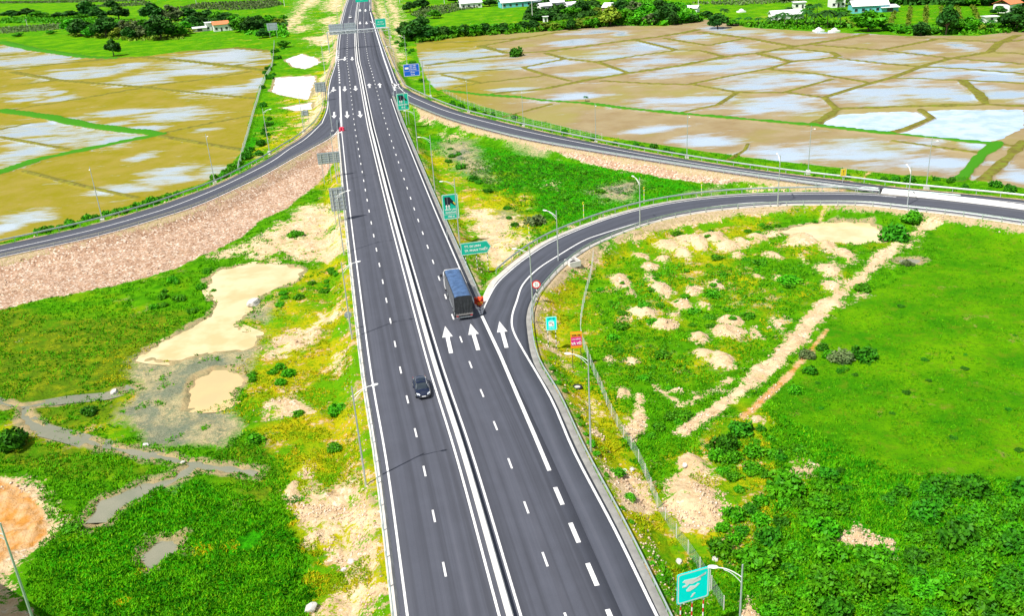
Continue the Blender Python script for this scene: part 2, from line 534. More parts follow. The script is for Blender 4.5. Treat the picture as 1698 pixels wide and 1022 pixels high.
def arrow(tail, tip, w, shape='straight'):
    """white lane arrow lying on the asphalt"""
    a = at(*tail); b = at(*tip); L = np.linalg.norm(b - a); d = (b - a) / L; n = np.array([d[1], -d[0]])
    h = L * 0.42
    P = [(-w * .18, 0), (w * .18, 0), (w * .18, L - h), (w * .5, L - h), (0, L), (-w * .5, L - h), (-w * .18, L - h)]
    if shape == 'turn':      # arrow with a side branch to its right
        P = [(-w * .18, 0), (w * .18, 0), (w * .18, L * .3), (w * .75, L * .45), (w * .75, L * .3), (w * 1.15, L * .55), (w * .75, L * .8), (w * .75, L * .62), (w * .18, L * .5), (w * .18, L - h), (w * .5, L - h), (0, L), (-w * .5, L - h), (-w * .18, L - h)]
    if shape == 'merge':
        P = [(-w * .18, 0), (w * .18, 0), (w * .18, L * .55), (-w * .9, L * .8), (-w * .9, L), (-w * 1.6, L * .72), (-w * .9, L * .48), (-w * .9, L * .62), (-w * .18, L * .4)]
    if shape == 'exit':      # arrow whose long branch bends away to its right
        P = [(-w * .18, 0), (w * .18, 0), (w * .18, L * .45), (w * 1.9, L * .62), (w * 1.9, L * .78), (w * .18, L * .62), (w * .18, L - h), (w * .5, L - h), (0, L), (-w * .5, L - h), (-w * .18, L - h)]
    return [tuple(a + n * x + d * y) + (ZM,) for x, y in P]


AR = [((748, 586), (738, 541), 1.45), ((793, 581), (780, 537), 1.45), ((840, 577), (828, 533), 1.45),
      ((554, 185.5), (554, 196), 1.6), ((575, 184.5), (576, 196), 1.6), ((596, 184), (598, 195), 1.6),
      ((553, 144), (552.5, 152), 1.7), ((571.5, 143), (571.5, 151.5), 1.7), ((589, 142), (590, 150.5), 1.7),
      ((584, 94), (584, 100), 1.8), ((613, 145.5), (612, 138), 1.7), ((630.5, 145), (629, 137.5), 1.7),
      ((597, 14.5), (597, 19), 2.0), ((606, 14.5), (606, 19), 2.0), ((597, 35.5), (597, 40), 1.9), ((607.5, 35.5), (608, 40), 1.9)]
me = bpy.data.meshes.new('lane_arrow'); vs = []; fs = []
for a in AR:
    P = arrow(*a); fs.append(tuple(range(len(vs), len(vs) + len(P)))); vs += P
for a in (((572, 94), (571, 100.5), 1.8, 'exit'), ((655, 145.5), (651.5, 137), 1.7, 'turn'), ((614, 35.2), (622, 39.5), 1.5, 'straight')):
    P = arrow(*a); fs.append(tuple(range(len(vs), len(vs) + len(P)))); vs += P
me.from_pydata(vs, [], fs); me.materials.append(MAT['paint'])
import bmesh
bm = bmesh.new(); bm.from_mesh(me); bmesh.ops.triangulate(bm, faces=bm.faces)
for f in bm.faces:
    if f.normal.z < 0: f.normal_flip()
bm.to_mesh(me); bm.free()
o = bpy.data.objects.new('lane_arrow', me); COL.objects.link(o); o['kind'] = 'structure'

# ------------------------------------------------------------ land-cover map of the terrain (all outlines at field level)
Z = ZF
PADDY = [ats([(-420, 80), (-150, 58), (0, 70), (60, 82), (150, 97), (191, 97), (245, 93), (300, 85), (390, 80), (447, 84), (452, 100), (440, 116), (436, 130), (425, 160), (414, 200), (404, 245), (380, 280), (335, 305), (240, 333), (160, 358), (60, 386), (0, 404), (-420, 500)], Z),
         ats([(690, 70), (770, 60), (850, 52), (905, 46), (1010, 41), (1100, 43), (1165, 32), (1215, 34), (1235, 45), (1350, 52), (1500, 59), (1620, 59), (1698, 50), (2100, 42), (2300, 250), (2100, 345), (1800, 322), (1698, 312), (1600, 297), (1480, 288), (1300, 268), (1150, 248), (1000, 226), (860, 192), (760, 165), (722, 148), (703, 122), (692, 92)], Z)]
PADDY_WET_GREEN = ats([(300, 75), (340, 60), (440, 58), (447, 80), (390, 78), (330, 84)], Z)
RICE = [ats([(5, 62), (110, 57), (150, 60), (260, 66), (330, 70), (400, 68), (390, 78), (300, 84), (235, 92), (190, 96), (140, 94), (60, 78)], Z),
        ats([(-200, 2), (0, 6), (150, 4), (250, 0), (270, 12), (150, 18), (70, 22), (0, 24), (-200, 24)], Z),
        ats([(140, 6), (280, 2), (480, 0), (480, 8), (330, 12), (260, 16), (250, 27), (150, 22)], Z),
        ats([(695, 31), (740, 20), (800, 12), (880, 11), (850, 22), (790, 33), (790, 40), (760, 50), (720, 45)], Z),
        ats([(970, 2), (1050, 0), (1300, 0), (1440, 4), (1440, 14), (1330, 24), (1200, 25), (1130, 22), (1120, 4), (1050, 12), (980, 10)], Z),
        ats([(1180, 10), (1290, 12), (1330, 20), (1290, 27), (1190, 24)], Z),
        ats([(1545, 400), (1560, 365), (1900, 385), (1900, 480), (1698, 448), (1560, 425)], Z),
        ats([(1560, 428), (1698, 452), (1950, 490), (1950, 830), (1698, 790), (1480, 790), (1400, 740), (1300, 690), (1290, 640), (1350, 560), (1430, 490)], Z)]
DIRT = [[(462, 50), (476, 34), (492, 20), (500, 2), (512, -10), (540, -10), (522, 8), (505, 16), (498, 34), (480, 52)], [(540, 2), (570, -8), (568, 14), (555, 22), (540, 16)],
        [(528, 32), (556, 26), (560, 50), (556, 72), (540, 58), (545, 44)], [(503, 62), (552, 58), (558, 72), (530, 76)], [(535, 84), (553, 80), (548, 108), (538, 104)], [(488, 44), (515, 40), (510, 50), (492, 54)],
        [(530, 130), (548, 118), (542, 160), (538, 195), (505, 222), (500, 205), (516, 180), (512, 150)],
        [(618, 0), (630, 2), (640, 24), (648, 40), (638, 42), (626, 30)], [(638, -5), (652, 0), (664, 30), (668, 50), (662, 62), (654, 52), (650, 25)],
        [(632, 60), (655, 70), (665, 95), (655, 110), (642, 90)],
        [(765, 348), (825, 345), (860, 375), (880, 400), (865, 425), (840, 445), (800, 455), (790, 430), (775, 395)],
        [(795, 462), (830, 460), (805, 500)],
        [(820, 460), (880, 408), (950, 372), (1040, 350), (1200, 322), (1330, 312), (1450, 312), (1450, 318), (1250, 322), (1100, 338), (1000, 362), (920, 395), (860, 430), (825, 470)],
        [(690, 185), (760, 203), (860, 226), (1000, 262), (1150, 287), (1300, 304), (1450, 316), (1300, 312), (1180, 305), (1090, 292), (960, 268), (850, 240), (780, 222), (740, 215), (700, 200)],
        [(728, 222), (775, 222), (770, 232), (740, 232)], [(895, 300), (925, 299), (930, 310), (900, 312)], [(845, 368), (868, 372), (862, 380), (845, 378)],
        [(325, 430), (400, 400), (440, 385), (490, 345), (520, 333), (570, 345), (585, 430), (545, 445), (520, 440), (500, 432), (440, 432), (400, 425), (370, 432)],
        [(495, 545), (530, 520), (560, 515), (575, 530), (550, 545), (520, 570), (480, 590), (440, 590), (430, 565), (450, 560)],
        [(540, 588), (570, 588), (578, 600), (574, 632), (545, 628)],
        [(430, 668), (470, 655), (535, 660), (542, 690), (500, 700), (460, 705), (435, 700)],
        [(-120, 780), (0, 790), (40, 800), (80, 830), (108, 868), (100, 890), (75, 905), (45, 925), (48, 960), (60, 1000), (90, 1060), (-120, 1060)],
        [(1285, 792), (1310, 775), (1345, 772), (1372, 790), (1355, 795), (1310, 798)],
        [(1368, 890), (1400, 882), (1410, 870), (1405, 848), (1425, 852), (1450, 890), (1478, 902), (1482, 930), (1462, 934), (1445, 912), (1408, 915)],
        [(1100, 790), (1130, 765), (1170, 755), (1185, 790), (1200, 850), (1190, 880), (1130, 885), (1095, 840)],
        [(1220, 975), (1255, 975), (1270, 1040), (1215, 1040)],
        [(985, 780), (1080, 790), (1095, 840), (1070, 870), (1030, 860), (1000, 820)], [(965, 650), (990, 660), (1000, 710), (1005, 750), (975, 735)],
        [(893, 560), (920, 572), (950, 600), (985, 615), (975, 630), (935, 625), (900, 590)],
        [(893, 505), (905, 505), (915, 550), (930, 570), (905, 600), (890, 560)],
        [(955, 430), (985, 425), (985, 455), (950, 465), (925, 460), (930, 445)],
        [(1060, 655), (1078, 658), (1068, 700), (1060, 740), (1035, 730), (1045, 700)],
        [(1085, 640), (1110, 645), (1130, 660), (1150, 655), (1200, 640), (1215, 622), (1222, 628), (1200, 655), (1160, 672), (1130, 680), (1105, 665)],
        [(1130, 722), (1140, 700), (1175, 680), (1195, 650), (1240, 620), (1268, 622), (1260, 645), (1225, 665), (1190, 700), (1160, 716)],
        [(1252, 598), (1300, 582), (1320, 570), (1316, 590), (1290, 612)],
        [(1312, 560), (1325, 533), (1342, 532), (1338, 560), (1325, 570)],
        [(1355, 515), (1385, 490), (1420, 460), (1440, 455), (1430, 470), (1415, 495), (1375, 520)],
        [(1440, 440), (1452, 420), (1487, 420), (1470, 445)], [(1472, 415), (1500, 390), (1525, 370), (1560, 375), (1530, 395), (1492, 420)],
        [(1270, 515), (1310, 530), (1300, 552), (1272, 545)], [(1383, 430), (1400, 470), (1440, 480), (1420, 500), (1380, 490)]]
DRY_LOOP = [(1000, 420), (1300, 380), (1440, 400), (1400, 520), (1250, 600), (1100, 640), (1000, 640), (960, 500)]
DIRT_LOOSE = [(480, 770), (500, 745), (520, 750), (560, 790), (600, 780), (625, 790), (640, 850), (650, 1040), (510, 1040), (535, 985), (548, 930), (500, 905), (475, 870), (470, 815)]
# bare spoil heaps of the loop: (x, y, half width px, half depth px)
MOUNDS = [(1110, 408, 22, 9), (1152, 405, 30, 12), (1185, 398, 25, 10), (1135, 420, 14, 10), (1205, 408, 18, 10), (1060, 425, 14, 6), (1100, 430, 12, 6), (1028, 465, 16, 14), (1045, 485, 8, 8),
          (1078, 460, 8, 10), (1095, 478, 16, 12), (1150, 480, 14, 8), (1185, 470, 12, 7), (1135, 505, 15, 9), (1065, 518, 20, 9), (1100, 540, 26, 10), (1165, 508, 16, 6), (1215, 535, 22, 9),
          (1200, 552, 36, 11), (1160, 560, 20, 10), (1255, 555, 10, 9), (1120, 525, 10, 6), (1195, 600, 22, 14), (1170, 590, 16, 9), (1035, 648, 16, 12), (1050, 597, 14, 7), (1010, 597, 8, 8),
          (1255, 460, 12, 5), (1280, 425, 14, 5), (1300, 387, 28, 6), (1330, 400, 30, 10), (1370, 410, 18, 9), (1400, 425, 14, 10), (1375, 450, 18, 10), (1380, 475, 18, 8), (1290, 462, 9, 4), (1330, 430, 6, 4), (1255, 700, 12, 6),
          (1120, 650, 16, 5), (1255, 395, 14, 8), (1225, 422, 12, 5), (1145, 770, 25, 14), (1150, 830, 34, 34), (485, 815, 14, 18), (520, 890, 14, 10), (1385, 505, 12, 6), (1228, 402, 10, 7), (1078, 440, 12, 5)]
PINK = [[(-300, 495), (0, 428), (160, 393), (270, 361), (400, 311), (480, 268), (548, 230), (568, 218), (572, 262), (545, 290), (510, 318), (480, 345), (430, 368), (400, 392), (340, 420), (290, 445), (200, 470), (100, 492), (0, 514), (-300, 580)],
        [(690, 180), (1000, 258), (1300, 302), (1455, 318), (1300, 314), (1190, 308), (1090, 294), (960, 270), (850, 242), (780, 224), (700, 200)],
        [(1460, 1140), (1470, 1160), (1450, 1160)]]
DRY = [[(420, 500), (560, 430), (590, 430), (640, 760), (655, 1040), (560, 1040), (520, 900), (440, 740), (400, 620), (430, 560)],
       [(575, 220), (590, 440), (540, 440), (540, 330)], [(885, 470), (960, 455), (1000, 560), (990, 640), (1060, 760), (1130, 900), (1180, 1040), (1120, 1040), (1000, 800), (900, 590)],
       [(1100, 760), (1260, 700), (1300, 800), (1310, 900), (1200, 960), (1100, 900)], 
       [(720, 260), (860, 340), (860, 470), (790, 470), (740, 330)], [(500, 140), (545, 120), (545, 200), (470, 250), (430, 260), (480, 200)], [(0, 530), (240, 570), (330, 540), (240, 640), (180, 700), (200, 740), (0, 740)],
       [(985, 440), (1100, 385), (1290, 352), (1420, 352), (1280, 372), (1130, 400), (1000, 440)]]
LUSH = [[(130, 870), (165, 862), (240, 815), (330, 800), (420, 835), (465, 830), (490, 890), (545, 940), (530, 970), (505, 1040), (150, 1060), (100, 1010), (60, 925), (120, 900)],
        [(1180, 880), (1240, 830), (1290, 800), (1200, 720), (1300, 690), (1420, 760), (1698, 800), (1800, 1060), (1230, 1060)],
        [(700, 225), (1100, 295), (1180, 315), (1000, 352), (880, 395), (800, 340), (740, 290)], [(440, 200), (500, 215), (470, 250), (400, 280), (405, 240)],
        [(60, 388), (240, 337), (340, 307), (400, 265), (440, 205), (455, 250), (400, 285), (250, 343), (0, 405)]]
MARSH = [[(235, 588), (290, 560), (340, 555), (385, 548), (425, 560), (430, 575), (410, 590), (395, 625), (378, 680), (392, 705), (370, 745), (330, 745), (250, 735), (185, 705), (182, 678), (225, 650), (222, 615)],
         [(730, 240), (780, 235), (800, 275), (810, 300), (780, 290), (745, 270)], [(975, 320), (1010, 308), (1060, 300), (1040, 330), (1000, 335)], [(820, 350), (850, 345), (850, 372), (820, 368)],
         [(845, 244), (875, 245), (925, 258), (900, 260)], [(1140, 322), (1185, 312), (1190, 322)], [(400, 520), (450, 500), (460, 510), (430, 530), (400, 530)], [(230, 795), (325, 765), (330, 775), (280, 812)]]
ORANGE = [[(-120, 800), (0, 800), (45, 822), (72, 850), (78, 885), (50, 905), (20, 915), (-20, 960), (-120, 960)], [(-40, 805), (10, 808), (40, 830), (62, 860), (55, 885), (40, 880), (30, 850), (0, 830)], [(1225, 695), (1262, 662), (1310, 615), (1370, 545), (1374, 549), (1318, 619), (1268, 668), (1232, 698)],
          [(1330, 395), (1700, 30), (1700, 31)]]
TRACKS = [[(1130, 716), (1200, 670), (1250, 632), (1285, 600), (1320, 565), (1345, 530), (1385, 495), (1430, 460), (1460, 430), (1500, 395), (1548, 375)], [(1060, 655), (1062, 690), (1048, 735)], [(1085, 640), (1128, 672), (1165, 660), (1212, 630)], [(1098, 388), (1160, 374), (1240, 364), (1290, 361)], [(985, 440), (1010, 418), (1060, 402), (1090, 392)], [(-20, 812), (35, 835), (52, 880), (20, 930)], [(-20, 835), (15, 850), (25, 890), (0, 930)],
          [(630, 5), (640, 40), (662, 66)], [(575, 30), (560, 48), (520, 50)]]
# thin and wide paddy dikes: (points, half width m)
BL = [([(0, 116), (95, 107), (191, 97), (240, 95), (330, 104), (437, 117)], 1.1), ([(21, 120), (100, 134), (236, 145), (300, 152), (420, 164)], .45), ([(0, 146), (95, 134)], .45),
      ([(236, 145), (350, 130), (412, 120)], .45), ([(-60, 196), (30, 181), (130, 165), (236, 146)], .45), ([(0, 184), (80, 195), (150, 210), (265, 224)], 2.6), ([(265, 224), (140, 250), (60, 267), (0, 288), (-80, 312)], 2.2),
      ([(270, 222), (350, 205), (415, 193)], .45), ([(268, 227), (330, 238), (402, 250)], .9), ([(0, 216), (50, 205)], .4), ([(0, 228), (110, 248)], .5), ([(40, 285), (130, 308), (225, 329)], .55),
      ([(0, 93), (45, 89)], .5), ([(300, 87), (390, 80), (447, 85)], .9), ([(393, 108), (450, 100)], .5), ([(0, 70), (60, 83), (140, 95), (191, 97)], 1.6), ([(-100, 128), (0, 116)], .7)]
BR = [([(796, 77), (878, 62), (924, 54), (960, 50)], .6), ([(796, 77), (841, 89), (905, 86), (1024, 70), (1088, 62), (1132, 55), (1155, 50)], 1.2), ([(709, 109), (788, 98), (836, 93)], 1.4), ([(706, 125), (788, 119), (865, 113), (934, 99)], .5),
      ([(905, 89), (937, 98), (992, 104), (1040, 121)], .6), ([(992, 103), (1050, 94), (1118, 84.5)], .5), ([(820, 156), (905, 148), (971, 134), (1040, 122.5), (1120, 111), (1202, 95), (1256, 89), (1318, 78), (1398, 65), (1432, 58)], 1.2),
      ([(870, 114), (905, 125), (945, 135)], .4), ([(754, 146), (799, 138), (897, 127)], .5), ([(733, 125), (794, 138)], .4), ([(735, 151), (799, 158), (857, 162), (905, 168), (971, 172), (1037, 181), (1090, 186), (1132, 190), (1215, 197), (1350, 209), (1450, 220), (1560, 231), (1640, 239)], 1.5),
      ([(836, 195), (913, 174)], .45), ([(998, 135), (1090, 140), (1141, 141), (1194, 130), (1277, 114), (1312, 103), (1359, 99), (1391, 94), (1380, 88), (1312, 81)], .55), ([(1258, 90), (1312, 103)], .9), ([(1149, 141), (1221, 154), (1297, 155), (1380, 132)], .55),
      ([(1221, 155), (1190, 175), (1132, 187)], .5), ([(1277, 116), (1359, 124), (1436, 137)], .7), ([(1303, 154), (1367, 163), (1388, 183)], .8), ([(1369, 162), (1436, 141), (1481, 129), (1534, 109), (1575, 98), (1641, 87), (1657, 72), (1688, 59)], .8),
      ([(1101, 64), (1174, 76), (1231, 65)], .45), ([(1050, 66), (1120, 83), (1165, 85), (1202, 95)], .5), ([(1161, 54), (1235, 63), (1312, 77)], .9), ([(1350, 75), (1459, 84), (1575, 97), (1698, 107)], .55), ([(1459, 84), (1547, 67)], .45),
      ([(1383, 97), (1465, 106), (1520, 111), (1596, 115), (1698, 123)], .6), ([(1481, 130), (1596, 134), (1698, 139)], .5), ([(1594, 134), (1623, 156), (1635, 174)], 1.3), ([(1385, 182), (1493, 178), (1635, 175), (1698, 177), (1800, 184)], 1.2),
      ([(1506, 62), (1657, 71), (1698, 67)], .45), ([(1641, 87), (1698, 90)], .45), ([(1388, 183), (1355, 204), (1345, 210)], 1.3), ([(1526, 183), (1546, 196), (1500, 215), (1470, 222)], .8), ([(1655, 238), (1625, 262), (1590, 302)], 1.5), ([(1698, 236), (1672, 262), (1630, 300)], 1.2),
      ([(1644, 239), (1698, 246)], .7), ([(1480, 235), (1560, 246), (1630, 256)], .5), ([(1205, 268), (1235, 250), (1240, 240)], .4), ([(690, 72), (770, 70), (880, 62)], .8), ([(1698, 180), (1640, 237)], .0)]
# spots where the paddy water stands free: (x, y, rx, ry)
WET = [(60, 99, 70, 8), (20, 82, 50, 5), (130, 120, 50, 6), (110, 129, 40, 4), (170, 122, 25, 5), (240, 131, 42, 8), (300, 119, 55, 6), (215, 108, 25, 4), (350, 120, 30, 4), (380, 150, 60, 8), (422, 140, 14, 11), (40, 155, 35, 5), (50, 165, 20, 3), (95, 165, 25, 4),
       (200, 187, 45, 6), (290, 190, 50, 9), (195, 205, 20, 3), (240, 212, 30, 5), (60, 214, 60, 12), (115, 230, 65, 13), (190, 234, 40, 8), (40, 256, 50, 13), (233, 262, 18, 8), (281, 290, 42, 14), (350, 283, 28, 8), (207, 315, 52, 7), (53, 357, 50, 8), (8, 380, 22, 9),
       (375, 94, 75, 15), (90, 155, 10, 4), (340, 215, 20, 3),
       (770, 90, 70, 8), (720, 103, 30, 8), (760, 112, 65, 9), (880, 104, 70, 8), (730, 133, 35, 10), (960, 69, 45, 5), (1060, 80, 60, 9), (1010, 94, 50, 5), (1100, 100, 50, 6), (1150, 62, 30, 4), (1220, 79, 28, 8), (1180, 114, 110, 9), (1245, 103, 60, 9),
       (1330, 92, 42, 7), (1225, 54, 35, 4), (1290, 58, 22, 4), (1330, 61, 25, 4), (1280, 134, 65, 12), (1340, 129, 30, 8), (1255, 143, 45, 8), (1290, 172, 75, 13), (1255, 182, 42, 10), (1380, 150, 35, 8), (1400, 114, 55, 11), (1440, 120, 35, 10), (1450, 99, 75, 8),
       (1590, 111, 80, 6), (1640, 118, 60, 5), (1560, 123, 80, 7), (1650, 130, 55, 6), (1450, 157, 75, 14), (1530, 152, 65, 14), (1595, 162, 30, 10), (1665, 155, 45, 16), (1590, 76, 22, 6), (1530, 87, 22, 4), (1415, 52, 20, 5), (1400, 255, 110, 20), (1300, 257, 60, 15), (1520, 243, 70, 8),
       (1560, 275, 60, 14), (1690, 290, 30, 16), (1140, 168, 90, 10), (950, 160, 60, 6), (1190, 48, 20, 6), (1030, 55, 12, 4), (985, 53, 40, 3), (1000, 120, 60, 6), (850, 150, 45, 5), (1370, 52, 22, 3), (840, 28, 45, 6), (1590, 190, 70, 8), (1640, 120, 60, 14), (1620, 240, 40, 6), (1085, 215, 40, 6), (1180, 235, 50, 10)]
PONDS = {  # name: outline, colour key
    'cream_pond': [(348, 462), (372, 446), (440, 436), (500, 446), (484, 466), (442, 484), (420, 500), (402, 516), (380, 535), (398, 545), (430, 560), (425, 574), (380, 582), (340, 584), (300, 597), (240, 592), (250, 578), (290, 556), (320, 540), (352, 524), (362, 500), (350, 482)],
    'sandy_pool': [(316, 640), (332, 622), (352, 614), (386, 616), (392, 640), (376, 670), (318, 672)],
    'loop_pond': [(1282, 384), (1340, 370), (1442, 368), (1462, 386), (1458, 400), (1412, 405), (1360, 400), (1318, 390)],
    'white_pond': [(474, 99), (500, 89), (528, 98), (528, 106), (505, 113), (490, 111)],
    'square_pond': [(458, 128), (524, 125), (520, 140), (510, 165), (470, 157), (448, 151)],
    'small_pond': [(470, 178), (515, 170), (516, 181), (490, 182)],
    'mirror_pond': [(1352, 205), (1398, 188), (1500, 184), (1528, 186), (1545, 196), (1520, 206), (1497, 214), (1474, 221), (1400, 215)],
    'blue_pond': [(1534, 184), (1600, 181), (1700, 181), (1700, 212), (1642, 236), (1560, 229), (1480, 222), (1502, 215), (1549, 197)],
    'reed_pool': [(240, 900), (272, 893), (305, 895), (302, 915), (282, 926), (266, 936), (246, 952), (238, 925)],
}
STREAMS = [([(-40, 660), (20, 672), (45, 674), (36, 690), (60, 708), (110, 722), (200, 746), (270, 758), (325, 770), (425, 784)], 0.42), ([(325, 770), (288, 795), (235, 812)], 0.5), ([(235, 812), (185, 832), (158, 866)], 1.3), ([(42, 674), (110, 662), (180, 655), (218, 641)], 0.3)]
STONY_WATER = [(1510, 432, 18, 4)]


def W2(L): return ats(L, Z)


MEADOW = [[(-200, 540), (0, 515), (190, 530), (300, 520), (330, 545), (250, 585), (225, 640), (180, 690), (90, 720), (0, 700), (-200, 720)], [(0, 720), (120, 740), (300, 790), (240, 800), (120, 790), (0, 770)], [(350, 750), (440, 730), (470, 790), (440, 830), (380, 800)]]
FIELD_KEYS = ['meadow', 'dirt', 'pink', 'dry', 'lush', 'marsh', 'orange', 'mud', 'wet', 'bund', 'rice', 'olive']


def roads_sd(X, Y):
    d = np.full(X.shape, 1e6)
    for P in ROADS:
        m = near(X, Y, P, 30)
        if m.any():
            dd = d[m]; d[m] = np.minimum(dd, sd_poly(X[m], Y[m], P))
    return d


def cover(X, Y):
    """soft land-cover masks (0..1) and relief at ground points"""
    D = np.hypot(X, Y)
    soft = np.clip(0.006 * D, 0.45, 6)
    out = {k: np.zeros(X.shape) for k in FIELD_KEYS + ['dirt2']}
    zadd = np.zeros(X.shape)
    wob = (fbm(X, Y, 6.0, 3, 5) - .5) * 2

    def region(key, polys, s=1.0, wobble=1.0):
        for p in polys:
            P = W2(p) if isinstance(p, list) else p
            m = near(X, Y, P, 12)
            if not m.any(): continue
            sd = sd_poly(X[m], Y[m], P) + wob[m] * wobble
            out[key][m] = np.maximum(out[key][m], np.clip(0.5 - sd / (2 * soft[m] * s), 0, 1))
    region('dirt', DIRT, 3.2, 1.6)
    out['dirt'] *= np.where(D > 260, 0.92, 0.70)
    region('dirt2', [DRY_LOOP], 5.0, 3.0)
    out['dry'] = np.maximum(out['dry'], out['dirt2'] * .36)
    out['dirt2'][:] = 0
    region('dirt2', [DIRT_LOOSE], 4.0, 2.0)
    out['dirt'] = np.maximum(out['dirt'], out.pop('dirt2') * .56)
    region('pink', PINK, 1.0, 0.8)
    region('dry', DRY, 5.0, 3.0)
    region('lush', LUSH, 2.0, 1.0)
    region('meadow', MEADOW, 5.0, 2.0)
    region('marsh', MARSH, 4.0, 2.2)
    region('orange', ORANGE, 0.8, 0.3)
    region('mud', PADDY, 0.7, 0.6)
    region('rice', RICE, 2.2, 1.0)
    out['olive'] = np.clip(0.5 - X / 20, 0, 1)
    for t in TRACKS:
        P = W2(t); m = near(X, Y, P, 10)
        if m.any():
            sd = sd_line(X[m], Y[m], P) - (1.05 if t is TRACKS[0] else .7) - 0.002 * D[m] + wob[m] * .7
            out['dirt'][m] = np.maximum(out['dirt'][m], (.80 if t is TRACKS[0] else .68) * np.clip(0.5 - sd / (2.5 * soft[m]), 0, 1))
    for x, y, rx, ry in MOUNDS:
        c = at(x, y, Z); a = np.linalg.norm(at(x + rx, y, Z) - c); b = np.linalg.norm(at(x, y - ry, Z) - c)
        m = (np.abs(X - c[0]) < a + 5) & (np.abs(Y - c[1]) < b + 5)
        if m.any():
            q = np.hypot((X[m] - c[0]) / a, (Y[m] - c[1]) / b) + wob[m] * .35
            sd = (q - 1) * min(a, b)
            out['dirt'][m] = np.maximum(out['dirt'][m], np.clip(0.46 - sd / (3.2 * soft[m]), 0, .84))
            zadd[m] = np.maximum(zadd[m], np.clip(1.15 - q, 0, 1) * min(a, b) * (.42 if min(a, b) < 4 else .25))
    for x, y, rx, ry in WET:
        c = at(x, y, Z); a = np.linalg.norm(at(x + rx, y, Z) - c); b = np.linalg.norm(at(x, y - ry, Z) - c)
        m = (np.abs(X - c[0]) < a * 1.6) & (np.abs(Y - c[1]) < b * 1.6)
        if m.any():
            q = np.hypot((X[m] - c[0]) / a, (Y[m] - c[1]) / b)
            out['wet'][m] = np.maximum(out['wet'][m], np.clip(1.12 - q * .62, 0, 1) * (1 if rx > 0 else 0))
    for ib, (L, w) in enumerate(BL + BR):
        P = W2(L); m = near(X, Y, P, 14)
        if m.any() and w > 0:
            ww = w * (.75 if ib < len(BL) else .6) + 0.7e-5 * D[m] ** 2
            sd = sd_line(X[m], Y[m], P) - ww + wob[m] * (.22 if w < 1.2 else .9)
            v = np.clip(0.5 - sd / (1.0 * np.maximum(0.35, soft[m] * .55)), 0, 1)
            out['bund'][m] = np.maximum(out['bund'][m], v)
            zadd[m] = np.maximum(zadd[m], np.clip(v * 1.2, 0, 1) * (0.28 + .12 * min(w, 2)))
            if w > 1.05:
                out['lush'][m] = np.maximum(out['lush'][m], np.clip(v * (0.35 + 0.5 * (w > 1.4)), 0, 1))
    # ponds and streams are scooped out
    water = np.full(X.shape, 50.0)
    for k, L in PONDS.items():
        P = W2(L); m = near(X, Y, P, 12)
        if m.any(): water[m] = np.minimum(water[m], sd_poly(X[m], Y[m], P) + wob[m] * .9 + (fbm(X[m], Y[m], 1.6, 2, 71) - .5) * 1.6)
    for L, w in STREAMS:
        P = W2(L); m = near(X, Y, P, 12)
        if m.any(): water[m] = np.minimum(water[m], sd_line(X[m], Y[m], P) - w + wob[m] * .5 + (fbm(X[m], Y[m], 1.4, 2, 72) - .5) * .9)
    for x, y, rx, ry in STONY_WATER:
        c = at(x, y, Z); a = np.linalg.norm(at(x + rx, y, Z) - c); b = np.linalg.norm(at(x, y - ry, Z) - c)
        water = np.minimum(water, (np.hypot((X - c[0]) / a, (Y - c[1]) / b) - 1) * min(a, b) + wob * .4)
    out['water'] = water
    out['zadd'] = zadd
    return out


def relief(X, Y, c, rsd):
    D = np.hypot(X, Y)
    flat = np.maximum(c['mud'], c['rice'])
    rough = (1 - flat)
    z = ZF + rough * ((fbm(X, Y, 14, 3, 11) - .5) * .7 + (fbm(X, Y, 2.2, 3, 21) - .5) * .55 * np.clip(1.4 - D / 260, .25, 1))
    z += c['dirt'] * (fbm(X, Y, 1.5, 4, 31) - .45) * 1.15 * np.clip(1.3 - D / 300, .1, 1) * rough
    z += (c['pink'] > .4) * (fbm(X, Y, .8, 2, 41) - .5) * .35
    z += np.clip(c['lush'], 0, 1) * rough * (fbm(X, Y, 1.6, 3, 51) - .35) * .8
    z += c['zadd']
    z = np.where(c['water'] < 0.9, np.minimum(z, ZF - 0.30 + 0.42 * np.clip(c['water'] + .35, -.6, 1.2)), z)
    z = np.maximum(z, np.where(c['bund'] > .05, ZF - .3 + .75 * np.clip(c['bund'], 0, 1), -99))
    # embankment
    base = z
    t = rsd - 1.35
    emb = -0.16 - np.maximum(t, 0) * 0.62
    emb = emb + np.clip(t, 0, 1) * (fbm(X, Y, 1.5, 3, 61) - .5) * .35
    z = np.maximum(base, emb)
    z = np.where(rsd < 1.35, np.minimum(np.maximum(base, -0.16), -0.14), z)
    z = np.where(rsd < -0.6, -0.55, z)
    return z


# polar grid about the point under the camera, finer where the ground is near
th = np.r_[np.radians(np.arange(-180, -36, 4.0)), np.radians(np.linspace(-36, 36, 900)), np.radians(np.arange(40, 181, 4.0))]
rr = np.r_[np.array([0.5, 6, 14, 24, 32, 38]), 1 / np.linspace(1 / 42.0, 1 / 1500.0, 1250), np.array([1900, 2600, 4000, 7000])]
TH, RR = np.meshgrid(th, rr)
GX = RR * np.sin(TH); GY = RR * np.cos(TH)
cov = cover(GX, GY)
rsd = roads_sd(GX, GY)
GZ = relief(GX, GY, cov, rsd)
nr, nc = GX.shape
idx = np.arange(nr * nc).reshape(nr, nc)
F = np.stack([idx[:-1, :-1], idx[:-1, 1:], idx[1:, 1:], idx[1:, :-1]], -1).reshape(-1, 4)


def hat(x, y):
    """terrain height at scalar or array points"""
    X = np.atleast_1d(np.asarray(x, float)); Y = np.atleast_1d(np.asarray(y, float))
    z = relief(X, Y, cover(X, Y), roads_sd(X, Y))
    return z if np.ndim(x) else float(z[0])


